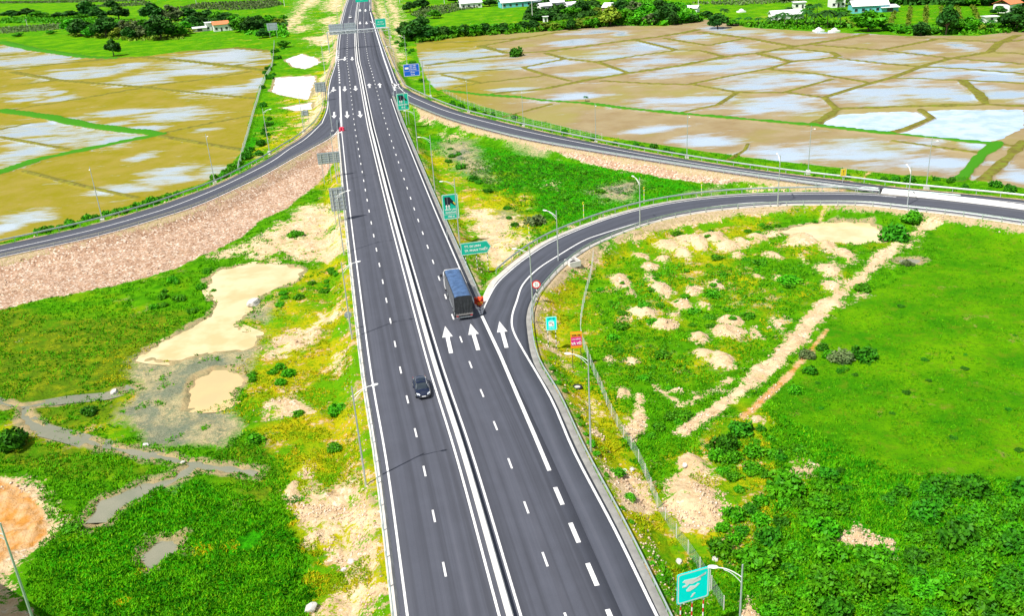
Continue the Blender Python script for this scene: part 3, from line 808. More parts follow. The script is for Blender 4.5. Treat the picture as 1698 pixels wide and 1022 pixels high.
# embankment verge cover: bare soil beside the asphalt
verge = np.clip(1 - np.abs(rsd - 1.3) / 2.6, 0, 1)
_ms = sd_line(GX, GY, CEN[::6])
verge *= np.where((_ms < 15) & (np.hypot(GX, GY) < 320), .55, 1.0)
verge *= np.clip(.62 + 1.3 * (fbm(GX, GY, 7.0, 3, 91) - .4), .35, 1.15)
# ------------------------------------------------------------ ground material
gm, nt, b = mat_new('ground_cover')
pos = N(nt, 'ShaderNodeNewGeometry').outputs['Position']


def attr(nm):
    a = N(nt, 'ShaderNodeAttribute'); a.attribute_name = nm; return a.outputs['Fac']


n02 = noise(nt, pos, 0.03, 4); n08 = noise(nt, pos, 0.12, 5, .6); n4 = noise(nt, pos, 0.55, 5, .62); n20 = noise(nt, pos, 2.2, 5, .7); n60 = noise(nt, pos, 7.0, 4, .75)
edge = mth(nt, 'ADD', mth(nt, 'MULTIPLY', n20, .5), mth(nt, 'MULTIPLY', n4, .5))


def mask(nm, amp=1.3, w=.07, src=None):
    v = mth(nt, 'ADD', attr(nm), mth(nt, 'MULTIPLY', mth(nt, 'SUBTRACT', src or edge, .5), amp))
    return mrange(nt, v, .5 - w, .5 + w)


# grass: bright and dark clumps, yellowing patches
g = mixc(nt, mrange(nt, n4, .35, .65), (0.035, 0.185, 0.002), (0.115, 0.37, 0.003))
g = mixc(nt, mrange(nt, n20, .5, .72, 0, .75), g, (0.016, 0.095, 0.002))
g = mixc(nt, mrange(nt, n08, .52, .68, 0, .55), g, (0.24, 0.38, 0.004))
lush = mixc(nt, mrange(nt, n20, .36, .60), (0.014, 0.130, 0.002), (0.042, 0.36, 0.003))
g = mixc(nt, mask('lush', .8, .15), g, lush)
n06 = noise(nt, pos, 0.085, 5, .6); n3 = noise(nt, pos, 0.33, 5, .65)
dry = mixc(nt, mrange(nt, n08, .45, .58), (0.12, 0.33, 0.003), (0.42, 0.41, 0.006))
dry = mixc(nt, mrange(nt, n3, .52, .62, 0, .8), dry, (0.52, 0.29, 0.012))
dry = mixc(nt, mrange(nt, n20, .50, .62, 0, .8), dry, (0.06, 0.22, 0.003))
dry = mixc(nt, mrange(nt, mth(nt, 'ADD', mth(nt, 'MULTIPLY', n3, .6), mth(nt, 'MULTIPLY', n20, .4)), .555, .585), dry, (0.62, 0.45, 0.24))
g = mixc(nt, mask('dry', 1.9, .20, mth(nt, 'ADD', n06, .10)), g, dry)
mead = mixc(nt, mrange(nt, n4, .42, .6), (0.10, 0.205, 0.006), (0.24, 0.30, 0.008))
mead = mixc(nt, mrange(nt, n20, .48, .60, 0, .85), mead, (0.05, 0.11, 0.006))
mead = mixc(nt, mrange(nt, n08, .55, .65, 0, .8), mead, (0.06, 0.24, 0.003))
g = mixc(nt, mask('meadow', 1.2, .2, n06), g, mead)
rice = mixc(nt, mrange(nt, n08, .38, .62), (0.050, 0.245, 0.002), (0.150, 0.375, 0.002))
rice = mixc(nt, mrange(nt, n20, .50, .68, 0, .6), rice, (0.022, 0.135, 0.004))
rice = mixc(nt, mrange(nt, n60, .50, .66, 0, .5), rice, (0.018, 0.11, 0.004))
rice = mixc(nt, mrange(nt, n3, .63, .70, 0, .7), rice, (0.26, 0.24, 0.05))
rice = mixc(nt, mrange(nt, n4, .52, .68, 0, .7), rice, (0.15, 0.25, 0.008))
g = mixc(nt, mask('rice', .5, .1), g, rice)
marsh = mixc(nt, mrange(nt, n4, .4, .6), (0.44, 0.39, 0.22), (0.19, 0.23, 0.14))
marsh = mixc(nt, mrange(nt, n20, .45, .6), marsh, (0.54, 0.44, 0.24))
marsh = mixc(nt, mrange(nt, n08, .50, .60, 0, .75), marsh, (0.16, 0.20, 0.15))
marsh = mixc(nt, mrange(nt, n60, .52, .62, 0, .8), marsh, (0.07, 0.13, 0.05))
g = mixc(nt, mask('marsh', 1.2, .2), g, marsh)
# sand and rubble
voro = N(nt, 'ShaderNodeTexVoronoi', Scale=3.6); nt.links.new(pos, voro.inputs['Vector'])
vs_ = N(nt, 'ShaderNodeSeparateXYZ'); nt.links.new(voro.outputs['Color'], vs_.inputs[0]); vr = vs_.outputs['X']
voro2 = N(nt, 'ShaderNodeTexVoronoi', Scale=1.1); nt.links.new(pos, voro2.inputs['Vector']); vs2 = N(nt, 'ShaderNodeSeparateXYZ'); nt.links.new(voro2.outputs['Color'], vs2.inputs[0])
edge2 = mth(nt, 'ADD', mth(nt, 'MULTIPLY', n3, .55), mth(nt, 'MULTIPLY', n20, .45))
dirt = mixc(nt, mrange(nt, n4, .35, .65), (0.76, 0.57, 0.35), (0.60, 0.41, 0.22))
dirt = mixc(nt, mrange(nt, n60, .5, .75, 0, .6), dirt, (0.80, 0.68, 0.50))
dirt = mixc(nt, mrange(nt, n20, .60, .75, 0, .8), dirt, (0.33, 0.22, 0.11))
stony = mrange(nt, n3, .50, .60)
dirt = mixc(nt, mth(nt, 'MULTIPLY', stony, mrange(nt, vr, .80, .86, 0, .7)), dirt, (0.84, 0.76, 0.62))
dirt = mixc(nt, mth(nt, 'MULTIPLY', stony, mrange(nt, vr, .16, .10, 0, .6)), dirt, (0.30, 0.19, 0.10))
dirt = mixc(nt, mrange(nt, n08, .50, .62, 0, .7), dirt, (0.80, 0.64, 0.40))
g = mixc(nt, mask('dirt', 3.0, .06, edge2), g, dirt)
pink = mixc(nt, mrange(nt, n4, .35, .65), (0.42, 0.25, 0.155), (0.56, 0.385, 0.27))
pink = mixc(nt, mrange(nt, n60, .55, .7, 0, .8), pink, (0.80, 0.70, 0.60))
pink = mixc(nt, mrange(nt, n60, .42, .34, 0, .6), pink, (0.26, 0.18, 0.12))
pink = mixc(nt, mrange(nt, n08, .55, .7, 0, .6), pink, (0.58, 0.40, 0.25))
pink = mixc(nt, mrange(nt, vr, .84, .88, 0, .85), pink, (0.82, 0.70, 0.58))
pink = mixc(nt, mrange(nt, vs2.outputs['X'], .90, .93, 0, .4), pink, (0.72, 0.58, 0.44))
pink = mixc(nt, mrange(nt, vr, .20, .12, 0, .8), pink, (0.24, 0.14, 0.09))
g = mixc(nt, mask('pink', 1.2, .06), g, pink)
g = mixc(nt, mask('verge', 1.8, .06), g, mixc(nt, mrange(nt, n20, .4, .6), (0.58, 0.44, 0.30), (0.40, 0.33, 0.15)))
g = mixc(nt, mask('orange', 2.0, .2), g, mixc(nt, mrange(nt, n4, .4, .6), (0.60, 0.27, 0.06), (0.70, 0.46, 0.24)))
g = mixc(nt, mask('shore', .9, .12), g, mixc(nt, mrange(nt, n4, .4, .6), (0.46, 0.35, 0.18), (0.30, 0.27, 0.14)))
# paddies: drying mud and films of water
mudL = mixc(nt, mrange(nt, n08, .38, .64), (0.225, 0.200, 0.012), (0.275, 0.225, 0.040))
mudR = mixc(nt, mrange(nt, n08, .4, .62), (0.305, 0.245, 0.140), (0.255, 0.190, 0.100))
mudR = mixc(nt, mrange(nt, n02, .50, .60, 0, .8), mudR, (0.27, 0.245, 0.075))
mud = mixc(nt, attr('olive'), mudR, mudL)
mud = mixc(nt, mrange(nt, n4, .5, .75, 0, .4), mud, (0.30, 0.22, 0.09))
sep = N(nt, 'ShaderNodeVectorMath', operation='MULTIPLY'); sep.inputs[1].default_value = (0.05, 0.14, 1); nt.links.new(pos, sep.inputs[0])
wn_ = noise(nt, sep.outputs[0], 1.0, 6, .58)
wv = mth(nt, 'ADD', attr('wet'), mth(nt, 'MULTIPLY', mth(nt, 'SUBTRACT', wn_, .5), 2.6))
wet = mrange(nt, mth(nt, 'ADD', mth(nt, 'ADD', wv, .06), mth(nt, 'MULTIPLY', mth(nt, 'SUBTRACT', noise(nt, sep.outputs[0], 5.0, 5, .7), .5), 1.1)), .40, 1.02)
mudm = mask('mud', .5, .08)
bundm = mask('bund', .22, .14)
wet_sky_col = mixc(nt, attr('olive'), (0.42, 0.56, 0.72), (0.44, 0.55, 0.66))  # reflected sky and cloud put into the base colour of the water film
mud = mixc(nt, mrange(nt, wet, 0, 1, 0, .80), mud, wet_sky_col)
g = mixc(nt, mudm, g, mud)
bund = mixc(nt, mrange(nt, n4, .4, .6), (0.14, 0.125, 0.03), (0.20, 0.20, 0.03))
bund = mixc(nt, mask('lush', .9, .15), bund, (0.05, 0.22, 0.012))
g = mixc(nt, bundm, g, bund)
nt.links.new(g, b.inputs['Base Color'])
wetf = mth(nt, 'MULTIPLY', mth(nt, 'MULTIPLY', wet, mudm), mth(nt, 'SUBTRACT', 1.0, bundm))
nt.links.new(mrange(nt, wetf, 0, 1, .95, .10), b.inputs['Roughness'])
nt.links.new(mrange(nt, wetf, 0, 1, .02, .7), b.inputs['Specular IOR Level'])
hgt = mth(nt, 'ADD', mth(nt, 'MULTIPLY', n60, .5), n20)
bn = N(nt, 'ShaderNodeBump', Distance=0.35); nt.links.new(hgt, bn.inputs['Height'])
nt.links.new(mrange(nt, mudm, 0, 1, .9, .03), bn.inputs['Strength'])
nt.links.new(bn.outputs['Normal'], b.inputs['Normal'])

ground = mesh_np('ground', np.c_[GX.ravel(), GY.ravel(), GZ.ravel()], F, gm, smooth=True)
ground['kind'] = 'structure'
cov['verge'] = verge
cov['shore'] = np.clip(1.05 - np.maximum(cov['water'], 0) / 1.9, 0, 1) * (cov['mud'] < .3)
for k_ in FIELD_KEYS + ['verge', 'shore']:
    a = ground.data.attributes.new(k_, 'FLOAT', 'POINT'); a.data.foreach_set('value', cov[k_].ravel().astype(np.float32))
bm = None


def water_mat(name, col, col2, rough=0.06):
    m, nt, b = mat_new(name)
    p = N(nt, 'ShaderNodeNewGeometry').outputs['Position']
    f = noise(nt, p, 0.25, 5); f2 = noise(nt, p, 1.5, 3)
    nt.links.new(mixc(nt, mrange(nt, f, .4, .62), col, col2), b.inputs['Base Color'])
    b.inputs['Roughness'].default_value = rough; b.inputs['IOR'].default_value = 1.33
    bn = N(nt, 'ShaderNodeBump', Strength=0.05, Distance=0.05); nt.links.new(f2, bn.inputs['Height']); nt.links.new(bn.outputs['Normal'], b.inputs['Normal'])
    return m


WM = {'cream': water_mat('muddy_cream_water', (0.68, 0.55, 0.32), (0.58, 0.44, 0.22)), 'sand': water_mat('sandy_water', (0.62, 0.45, 0.22), (0.56, 0.41, 0.21)),
      'white': water_mat('white_pond_water', (0.95, 0.93, 0.88), (0.90, 0.88, 0.82), 0.15), 'sky': water_mat('sky_painted_pond_water', (0.55, 0.66, 0.80), (0.40, 0.54, 0.74)), 'grey': water_mat('grey_stream_water', (0.24, 0.235, 0.17), (0.19, 0.20, 0.14))}  # sky: reflected sky put into the pond colour; white: plain white water
PCOL = {'cream_pond': 'cream', 'sandy_pool': 'sand', 'loop_pond': 'cream', 'white_pond': 'white', 'square_pond': 'white', 'small_pond': 'white', 'mirror_pond': 'sky', 'blue_pond': 'sky', 'reed_pool': 'grey'}
PLAB = {}
for ip_, (k_, L) in enumerate(PONDS.items()):
    P = W2(L); c = P.mean(0)
    Q = catmull(np.vstack([P, P[:1]]), 3)[:-1]
    Tn = np.roll(Q, -1, 0) - np.roll(Q, 1, 0); Tn /= np.linalg.norm(Tn, axis=1)[:, None]
    a2 = .5 * np.sum(Q[:, 0] * np.roll(Q[:, 1], -1) - np.roll(Q[:, 0], -1) * Q[:, 1])
    Q = Q + np.c_[Tn[:, 1], -Tn[:, 0]] * (1.4 if a2 > 0 else -1.4)
    me = bpy.data.meshes.new(k_); me.from_pydata([(q[0], q[1], ZF - 0.12 - .006 * ip_) for q in Q], [], [tuple(range(len(Q)))])
    bm = bmesh.new(); bm.from_mesh(me); bmesh.ops.triangulate(bm, faces=bm.faces)
    for f in bm.faces:
        if f.normal.z < 0: f.normal_flip()
    bm.to_mesh(me); bm.free(); me.materials.append(WM[PCOL[k_]])
    o = bpy.data.objects.new(k_, me); COL.objects.link(o); o['kind'] = 'structure'
SV, SF = [], []
for L, w in STREAMS: ribbon(SV, SF, catmull(W2(L), 4), 2 * w + 1.7, ZF - 0.125 - 0.005 * w)
o = mesh_np('stream_water', SV, SF, WM['grey']); o['kind'] = 'structure'
SV, SF = [], []
for x, y, rx, ry in STONY_WATER:
    c = at(x, y, Z); ribbon(SV, SF, [c - [4, 0], c, c + [4, 0]], 5, ZF - 0.13)
o = mesh_np('puddle_water', SV, SF, WM['grey']); o['kind'] = 'structure'
# ------------------------------------------------------------ median barrier
def profile_run(name, P, prof, mat, parent=None, z=0.0, kind=None, smooth=False):
    """sweep a closed profile [(offset to the right, height)] along polyline P"""
    P = np.asarray(P); n = len(P); k = len(prof); V = []
    zz = np.broadcast_to(np.asarray(z, float), (n,))
    offs = [offset(P, o) for o, h in prof]
    for i in range(n):
        for j, (o, h) in enumerate(prof): V.append((offs[j][i][0], offs[j][i][1], zz[i] + h))
    F_ = []
    for i in range(n - 1):
        for j in range(k): F_.append((i * k + j, i * k + (j + 1) % k, (i + 1) * k + (j + 1) % k, (i + 1) * k + j))
    o = mesh_np(name, V, F_, mat, parent, smooth=smooth)
    if kind: o['kind'] = kind
    return o


JERSEY = [(-.30, -.02), (-.30, .10), (-.17, .34), (-.10, .86), (.10, .86), (.17, .34), (.30, .10), (.30, -.02)]
JERSEY = JERSEY[::-1]
t = empty('median_barrier', (0, 0, 0), 0, 'long white concrete median barrier dividing the two carriageways of the highway', 'barrier')
m_, nt, b = mat_new('whitewashed_concrete')
pz = N(nt, 'ShaderNodeNewGeometry').outputs['Position']; f = noise(nt, pz, 1.6, 6, .7)
nt.links.new(mixc(nt, mrange(nt, f, .35, .75), (0.86, 0.85, 0.82), (0.60, 0.58, 0.54)), b.inputs['Base Color']); b.inputs['Roughness'].default_value = .8
MAT['barrier'] = m_
profile_run('barrier_wall', main_line(0.0, 0, None, 3.0), JERSEY, MAT['barrier'], t, 0.0)
# barrier between the two carriageways on the right
BP = catmull(ats([(1460, 320), (1590, 334), (1698, 347.5), (1900, 376.5), (2200, 425)]), 6)
t = empty('concrete_barrier', (0, 0, 0), 0, 'white concrete barrier dividing the two ramp roads at the right edge', 'barrier')
profile_run('barrier_wall', BP, [(o * 1.2, h) for o, h in JERSEY], MAT['barrier'], t, 0.0)
o = MB().box((BP[0][0], BP[0][1], .45), (0.8, .7, .9), .2).build('end_cap', MAT['dark'], t)

# ------------------------------------------------------------ guardrails
pm = MB()
pm.box((0, 0, .15), (.11, .07, 1.1)); pm.box((0, .07, .66), (.10, .10, .22))
POST = pm.build('post', MAT['rail']).data
bpy.data.objects.remove(bpy.data.objects['post'])
WB = [(-.012, .50), (-.012, .56), (-.085, .60), (-.085, .66), (-.012, .70), (-.085, .74), (-.085, .80), (-.012, .84), (.012, .84), (-.060, .79), (-.060, .75), (.012, .70), (-.060, .65), (-.060, .61), (.012, .56), (.012, .50)]


def guardrail(P, label, side=1, step=4.0, z=-.1, double=False, group=None, mat=None, n_max=100):
    """P runs along the post line, side=+1: carriageway lies to the left of P"""
    P = resample(P, 3.0)
    t = empty('guardrail', (P[0][0], P[0][1], z), 0, label, 'guardrail', group or 'steel guardrails along the road edges')
    rel = P - P[0]
    pr = [(o * side * 1.0 - .06 * side, h) for o, h in WB]
    if side < 0: pr = pr[::-1]
    profile_run('rail', rel, pr, mat or MAT['rail'], t, 0.1 if z < 0 else 0)
    Q = resample(P, step); A = np.gradient(Q, axis=0)
    D = np.hypot(Q[:, 0], Q[:, 1]); order = np.argsort(D)[:n_max]
    for i in order:
        o = bpy.data.objects.new('post', POST); COL.objects.link(o); o.parent = t
        o.location = (Q[i][0] - P[0][0], Q[i][1] - P[0][1], 0.05)
        o.rotation_euler = (0, 0, math.atan2(A[i][1], A[i][0]) + (0 if side > 0 else PI))
    rest = [i for i in range(len(Q)) if i not in set(order.tolist())]
    if rest:
        mb = MB()
        for i in rest: mb.box((Q[i][0] - P[0][0], Q[i][1] - P[0][1], .25), (.12, .08, .9), math.atan2(A[i][1], A[i][0]))
        o = mb.build('post', MAT['rail'], t); o['kind'] = 'stuff'
    return t


guardrail(main_line(-9.35, 0, gL + 4), 'steel guardrail along the left highway edge from the foreground to the pink marker', -1, 4.0)
guardrail(main_line(-9.35, sTopL + 4, CS[-1] - 4), 'far guardrail on the left edge of the highway beyond the overhead gantry', -1, 6.0)
guardrail(main_line(9.3, gX + 9, gR + 2), 'steel guardrail on the right edge of the highway between the two gores', 1, 4.0)
guardrail(offset(catmull(ats(EX_R[:8]), 5), .75), 'near guardrail along the right edge of the highway and exit lane', 1, 3.0)
guardrail(offset(catmull(ats(EX_R[7:15]), 5), .75), 'guardrail on the inner side of the curved exit ramp beside the green loop', 1, 3.0)
guardrail(offset(catmull(ats(EX_R[14:]), 5), .9), 'lower white guardrail of the ramp at the right edge, beside the culvert', 1, 3.0, mat=MAT['galv'])
guardrail(offset(catmull(ats(EX_L[9:20]), 5), -1.6), 'guardrail on the outer side of the curved exit ramp, above the pale gravel verge', -1, 3.0)
guardrail(offset(catmull(ats(UP_O[2:]), 5), -.95)[::1], 'long white guardrail on the far side of the merging ramp, against the flooded fields', -1, 4.0, mat=MAT['galv'])
guardrail(offset(catmull(ats(UP_I[5:15]), 5), .95), 'guardrail on the near side of the merging ramp, above the pink rubble bank', 1, 4.0, mat=MAT['galv'])
guardrail(offset(catmull(ats(LR_O[1:]), 5), 1.2)[::1], 'guardrail on the far side of the left ramp, against the green hedge', 1, 4.0, mat=MAT['rail'])
guardrail(offset(catmull(ats(LR_I[6:]), 5), -.9)[::1], 'guardrail on the near side of the left ramp, above the pink gravel slope', -1, 4.0, mat=MAT['galv'])

# ------------------------------------------------------------ street lamps
def lamp(base, head, label, H=10.8, arm=1.9, group='street lamps along the roads', zb=None, thick=1.0, two=False, fixed=None):
    x, y = base
    z0 = hat(x, y) if zb is None else zb
    z0 = max(z0, -1.2) if zb is None else z0
    a = math.atan2(head[1], head[0])
    t = empty('street_lamp', (x, y, z0), a, label, 'street lamp', group)
    h = H - z0
    mb = MB(); mb.box((0, 0, -.3), (.75, .75, .9)); mb.build('footing', MAT['concrete'], t)
    mb = MB(); mb.tube([(0, 0, .1), (0, 0, h * .5), (0, 0, h + .55)], [.115 * thick, .09 * thick, .06 * thick], 10); mb.box((0, 0, .16), (.38, .38, .04)); mb.build('pole', MAT['galv'], t, True)
    for s_ in ((1, -1) if two else (1,)):
        mb = MB()
        pts = [(s_ * arm * u, 0, h - .55 + 0.95 * math.sin(u * PI / 2) ** .9 * .9) for u in np.linspace(0, 1, 7)]
        mb.tube(pts, .038 * thick, 6); pts2 = [(p[0] * .75, 0, p[2] - .18 - (1 - i / 6) * .32) for i, p in enumerate(pts)]
        mb.tube(pts2, .028 * thick, 6); mb.build('arm', MAT['white'], t, True)
        mb = MB(); hz = h + .34
        sec = [(0, .05, .04), (.1, .11, .07), (.35, .155, .085), (.62, .13, .06), (.72, .05, .03)]
        V = [];
        for dx, w, th_ in sec: V += [(s_ * (arm - .05 + dx), -w, hz - th_ * .5 + dx * .08), (s_ * (arm - .05 + dx), w, hz - th_ * .5 + dx * .08), (s_ * (arm - .05 + dx), w * .7, hz + th_ + dx * .08), (s_ * (arm - .05 + dx), -w * .7, hz + th_ + dx * .08)]
        Fq = [(4 * i + j, 4 * i + (j + 1) % 4, 4 * i + 4 + (j + 1) % 4, 4 * i + 4 + j) for i in range(4) for j in range(4)] + [(0, 1, 2, 3), (16, 17, 18, 19)]
        mb.add(V, Fq); mb.build('lamp_head', MAT['white'], t, True)
    return t


ORD = ['nearest', 'second nearest', 'third nearest', 'fourth nearest', 'fifth nearest', 'sixth nearest', 'seventh nearest', 'eighth nearest', 'ninth nearest']
hd = CNr[20]
row = [(608, 814), (585, 571), (571, 428), (560, 309), (552, 222)]
for i, q in enumerate(row):
    s_, o_ = main_s(at(*q, -1.0)); n_ = np.array([np.interp(s_, CS, CNr[:, 0]), np.interp(s_, CS, CNr[:, 1])])
    lamp(at(*q, -.9), n_, ['tall lamp post left of the highway, nearest the camera, its arm over the guardrail', 'lamp post left of the highway standing in front of the round blank sign back', 'lamp post left of the highway rising behind the tall gridded sign back', 'lamp post left of the highway between the two gridded sign backs', 'lamp post on the left ramp gore just above the pink marker'][i], zb=-.9 if i < 4 else -.1, H=10.6)
far_l = [(539, 121), (553, 80), (562, 45), (571, 18)]
for i, q in enumerate(far_l):
    lamp(at(*q, -1), (1, 0), ['lamp post left of the highway beside the bright white pond', 'lamp post left of the highway just below the overhead gantry', 'lamp post left of the highway level with the distant white car', 'farthest lamp post on the left edge of the highway'][i], zb=-.8, H=10.6)
rlamp = [(763, 414), (722, 324), (694, 258), (675, 211), (657, 127), (675, 106), (648, 60), (640, 18)]
for i, q in enumerate(rlamp):
    lamp(at(*q, -.9), (-1, -.15) if i else (-1, -.3), ['lamp post right of the highway standing behind the tall green lane sign', 'lamp post right of the highway at the near edge of the green triangle', 'lamp post right of the highway midway along the green triangle', 'lamp post right of the highway below the small green lane sign', 'lamp post right of the merging lane, on the gravel beside the highway', 'lamp post in the green strip above the blue sign', 'lamp post right of the highway near the gantry foot', 'farthest lamp post on the right edge of the highway'][i], zb=-.9, H=11.3 if i < 2 else 10.0)
for i, (q, hv) in enumerate([((170, 365), (.4, -1)), ((356, 302), (.5, -1)), ((447, 252), (1, -.3)), ((504, 218), (1, -.5))]):
    lamp(at(*q, -.5), hv, ['lamp post on the far side of the left ramp, leftmost one, against the mustard field', 'lamp post on the far side of the left ramp, second one from the left', 'lamp post on the green bank inside the bend of the left ramp', 'lamp post at the top of the left ramp bend, below the small white pond'][i], zb=-.4, H=10.2)
for i, q in enumerate([(714, 159), (777, 186), (868, 209), (988, 236), (1139, 259), (1340, 284), (1536, 309)]):
    lamp(at(*q, -.5), (.0, -1), ['slim lamp post on the far side of the merging ramp, beside the blue sign', 'slim lamp post behind the merging ramp, second one right of the blue sign', 'slim lamp post behind the merging ramp, third one right of the blue sign', 'slim lamp post on the far side of the merging ramp above the pink rubble bank', 'slim lamp post before the brown flooded field, left of the yellow sign', 'slim lamp post behind the merging ramp, just left of the yellow sign', 'slim lamp post on the far ramp edge, before the grey flooded field at right'][i], zb=-.4, H=8.5, thick=.8)
LO = [((1289, 346), (0, 1), 'lamp post on the inner side of the exit ramp above the cream pond'), ((1504, 345), (0, 1), 'lamp post on the inner side of the exit ramp by the big dark bush'),
      ((1061, 381), (-.5, 1), 'lamp post on the inner side of the exit ramp where it crosses the bend'), ((926, 438), (-.9, .5), 'lamp post inside the exit bend beside the small broken concrete pit'),
      ((885, 541), (-1, 0), 'lamp post rising just left of the round red-ringed sign'), ((980, 755), (-1, .1), 'lamp post in the dry verge behind the orange billboard and old tyre'),
      ((1229, 1068), (-1, .1), 'lamp post right of the big cyan sign, largest white lamp head')]
for (q, hv, lb), h_ in zip(LO, (8.9, 6.5, 8.4, 8.0, 10.6, 11.0, 9.6)):
    lamp(at(*q, -.6) if q[1] < 1000 else at(1231, 948, 9.6), hv, lb, zb=-.7, H=h_, arm=1.7)

# ------------------------------------------------------------ signs
FONT = None


def text(s_, size, parent, loc, mat, name='lettering', th_=.012, bold=0.0, ax='CENTER'):
    c = bpy.data.curves.new('txt', 'FONT'); c.body = s_; c.size = size; c.align_x = ax; c.align_y = 'CENTER'; c.extrude = th_; c.offset = bold; c.resolution_u = 2
    o = bpy.data.objects.new('txt', c); COL.objects.link(o)
    bpy.context.view_layer.update()
    dg = bpy.context.evaluated_depsgraph_get()
    me = bpy.data.meshes.new_from_object(o.evaluated_get(dg)); bpy.data.objects.remove(o)
    me.transform(Matrix.Rotation(R(90), 4, 'X')); me.materials.clear(); me.materials.append(mat)
    q = bpy.data.objects.new(name, me); COL.objects.link(q); q.parent = parent; q.location = loc
    return q


def band_mat(name, c1, c2, period=.5):
    m, nt, b = mat_new(name)
    tcn = N(nt, 'ShaderNodeTexCoord'); s_ = N(nt, 'ShaderNodeSeparateXYZ'); nt.links.new(tcn.outputs['Object'], s_.inputs[0])
    fr = mth(nt, 'FRACT', mth(nt, 'DIVIDE', s_.outputs['Z'], period)); st = mth(nt, 'GREATER_THAN', fr, .5)
    nt.links.new(mixc(nt, st, c1, c2), b.inputs['Base Color']); b.inputs['Roughness'].default_value = .5
    return m


MAT['band_bw'] = band_mat('black_white_banded_pole', (0.85, 0.85, 0.8), (0.03, 0.03, 0.03), .7)
MAT['band_rw'] = band_mat('red_white_banded_pole', (0.85, 0.84, 0.82), (0.65, 0.02, 0.02), .8)
MAT['band_yb'] = band_mat('yellow_white_banded_post', (0.90, 0.85, 0.05), (0.75, 0.75, 0.70), .9)
MAT['glass_bead'] = MAT['white']


def rrect(w, h, r, n=4):
    P = []
    for cx, cz, a0 in ((w / 2 - r, h / 2 - r, 0), (-w / 2 + r, h / 2 - r, 90), (-w / 2 + r, -h / 2 + r, 180), (w / 2 - r, -h / 2 + r, 270)):
        for k in range(n + 1): P.append((cx + r * math.cos(R(a0 + 90 * k / n)), cz + r * math.sin(R(a0 + 90 * k / n))))
    return P


def sign(name, cat, label, bc, w, h, zb, col, rz, posts=2, pmat=None, ztop=None, border=True, poly=None, zg=None, group=None, pr=.055, frame=None):
    """panel faces -y of its own frame; bc = ground point under the panel centre, zb = height of lower edge above road level"""
    x, y = bc
    zg = min(hat(x, y), -.2) if zg is None else zg
    t = empty(name, (x, y, zg), rz, label, cat, group)
    cz = zb + h / 2 - zg
    P = poly if poly else rrect(w, h, min(w, h) * .07)
    mb = MB().prism(P, -.02, .03); o = mb.build('panel', MAT[col], t); o.location = (0, 0, cz)
    if border:
        k1, k2 = .965, .915
        n = len(P); k = min(w, h) * .02
        sc = lambda d: [(x_ * (1 - 2 * d / w), z_ * (1 - 2 * d / h)) for x_, z_ in P]
        A = sc(k); B = sc(k * 2.6)
        V = [(x_, -.026, z_) for x_, z_ in A] + [(x_, -.026, z_) for x_, z_ in B]
        mb = MB(); mb.add(V, [(i, (i + 1) % n, n + (i + 1) % n, n + i) for i in range(n)]); o = mb.build('border', MAT['white'], t); o.location = (0, 0, cz)
    for i in range(posts):
        px_ = 0 if posts == 1 else (-.36 + .72 * i / (posts - 1)) * w
        mb = MB().tube([(0, 0, -.4), (0, 0, cz + h * .42)], pr, 8); o = mb.build('post', MAT[pmat or 'galv'], t, True); o.location = (px_, .10, 0)
    return t, cz


def rheading(q):
    s_, o_ = main_s(q); T = (np.interp(s_, CS, CT[:, 0]), np.interp(s_, CS, CT[:, 1]))
    return math.atan2(T[1], T[0]) - PI / 2


def poly_part(t, name, pts, mat, y=-.03, z=0.0, th_=.006):
    mb = MB().prism(pts, y - th_, y); o = mb.build(name, MAT[mat], t); o.location = (0, 0, z); return o


def lane_symbol(t, cz, w, h, full=True):
    """dark two-lane road joined by a branch from the right, with arrows"""
    z0 = cz + h * .14
    s_ = w * .5
    poly_part(t, 'road_symbol', [(-s_ * .70, h * .26), (-s_ * .66, -h * .06), (-s_ * .36, -h * .13), (-s_ * .02, -h * .10), (0.04 * s_, h * .02), (s_ * .62, -h * .12), (s_ * .72, -h * .05), (-s_ * .02, h * .26)], 'navy', z=z0)
    poly_part(t, 'lane_line', [(-s_ * .37, h * .25), (-s_ * .37, -h * .05), (-s_ * .33, -h * .05), (-s_ * .33, h * .25)], 'signback', y=-.038, z=z0)
    for xx in (-.50, -.18):
        poly_part(t, 'arrow_symbol', [(s_ * (xx - .055), -h * .22), (s_ * (xx + .055), -h * .22), (s_ * (xx + .055), -h * .12), (s_ * (xx + .15), -h * .12), (s_ * xx, -h * .04), (s_ * (xx - .15), -h * .12), (s_ * (xx - .055), -h * .12)], 'white', y=-.044, z=z0)
    if full: poly_part(t, 'arrow_symbol', [(s_ * .34, h * .035), (s_ * .46, h * .06), (s_ * .68, -h * .04), (s_ * .60, -h * .08)], 'yellow', y=-.038, z=z0)


# tall green lane sign beside the highway, before the exit
q = at(752, 400, -.6)
t, cz = sign('lane_sign', 'road sign', 'tall green sign with a black merging-lane diagram, right of the highway ahead of the truck', q, 2.85, 4.6, 3.5, 'teal', rheading(q), 2)
lane_symbol(t, cz, 2.75, 4.5)
text('NHẬP LÀN', .42, t, (0, -.03, cz - .52), MAT['white'], bold=.008); text('KHOẢNG', .42, t, (0, -.03, cz - 1.04), MAT['white'], bold=.008)
poly_part(t, 'divider', [(-1.25, -.02), (1.25, -.02), (1.25, .03), (-1.25, .03)], 'white', z=cz - 1.36)
text('150 m', .5, t, (0, -.03, cz - 1.78), MAT['white'], bold=.01)
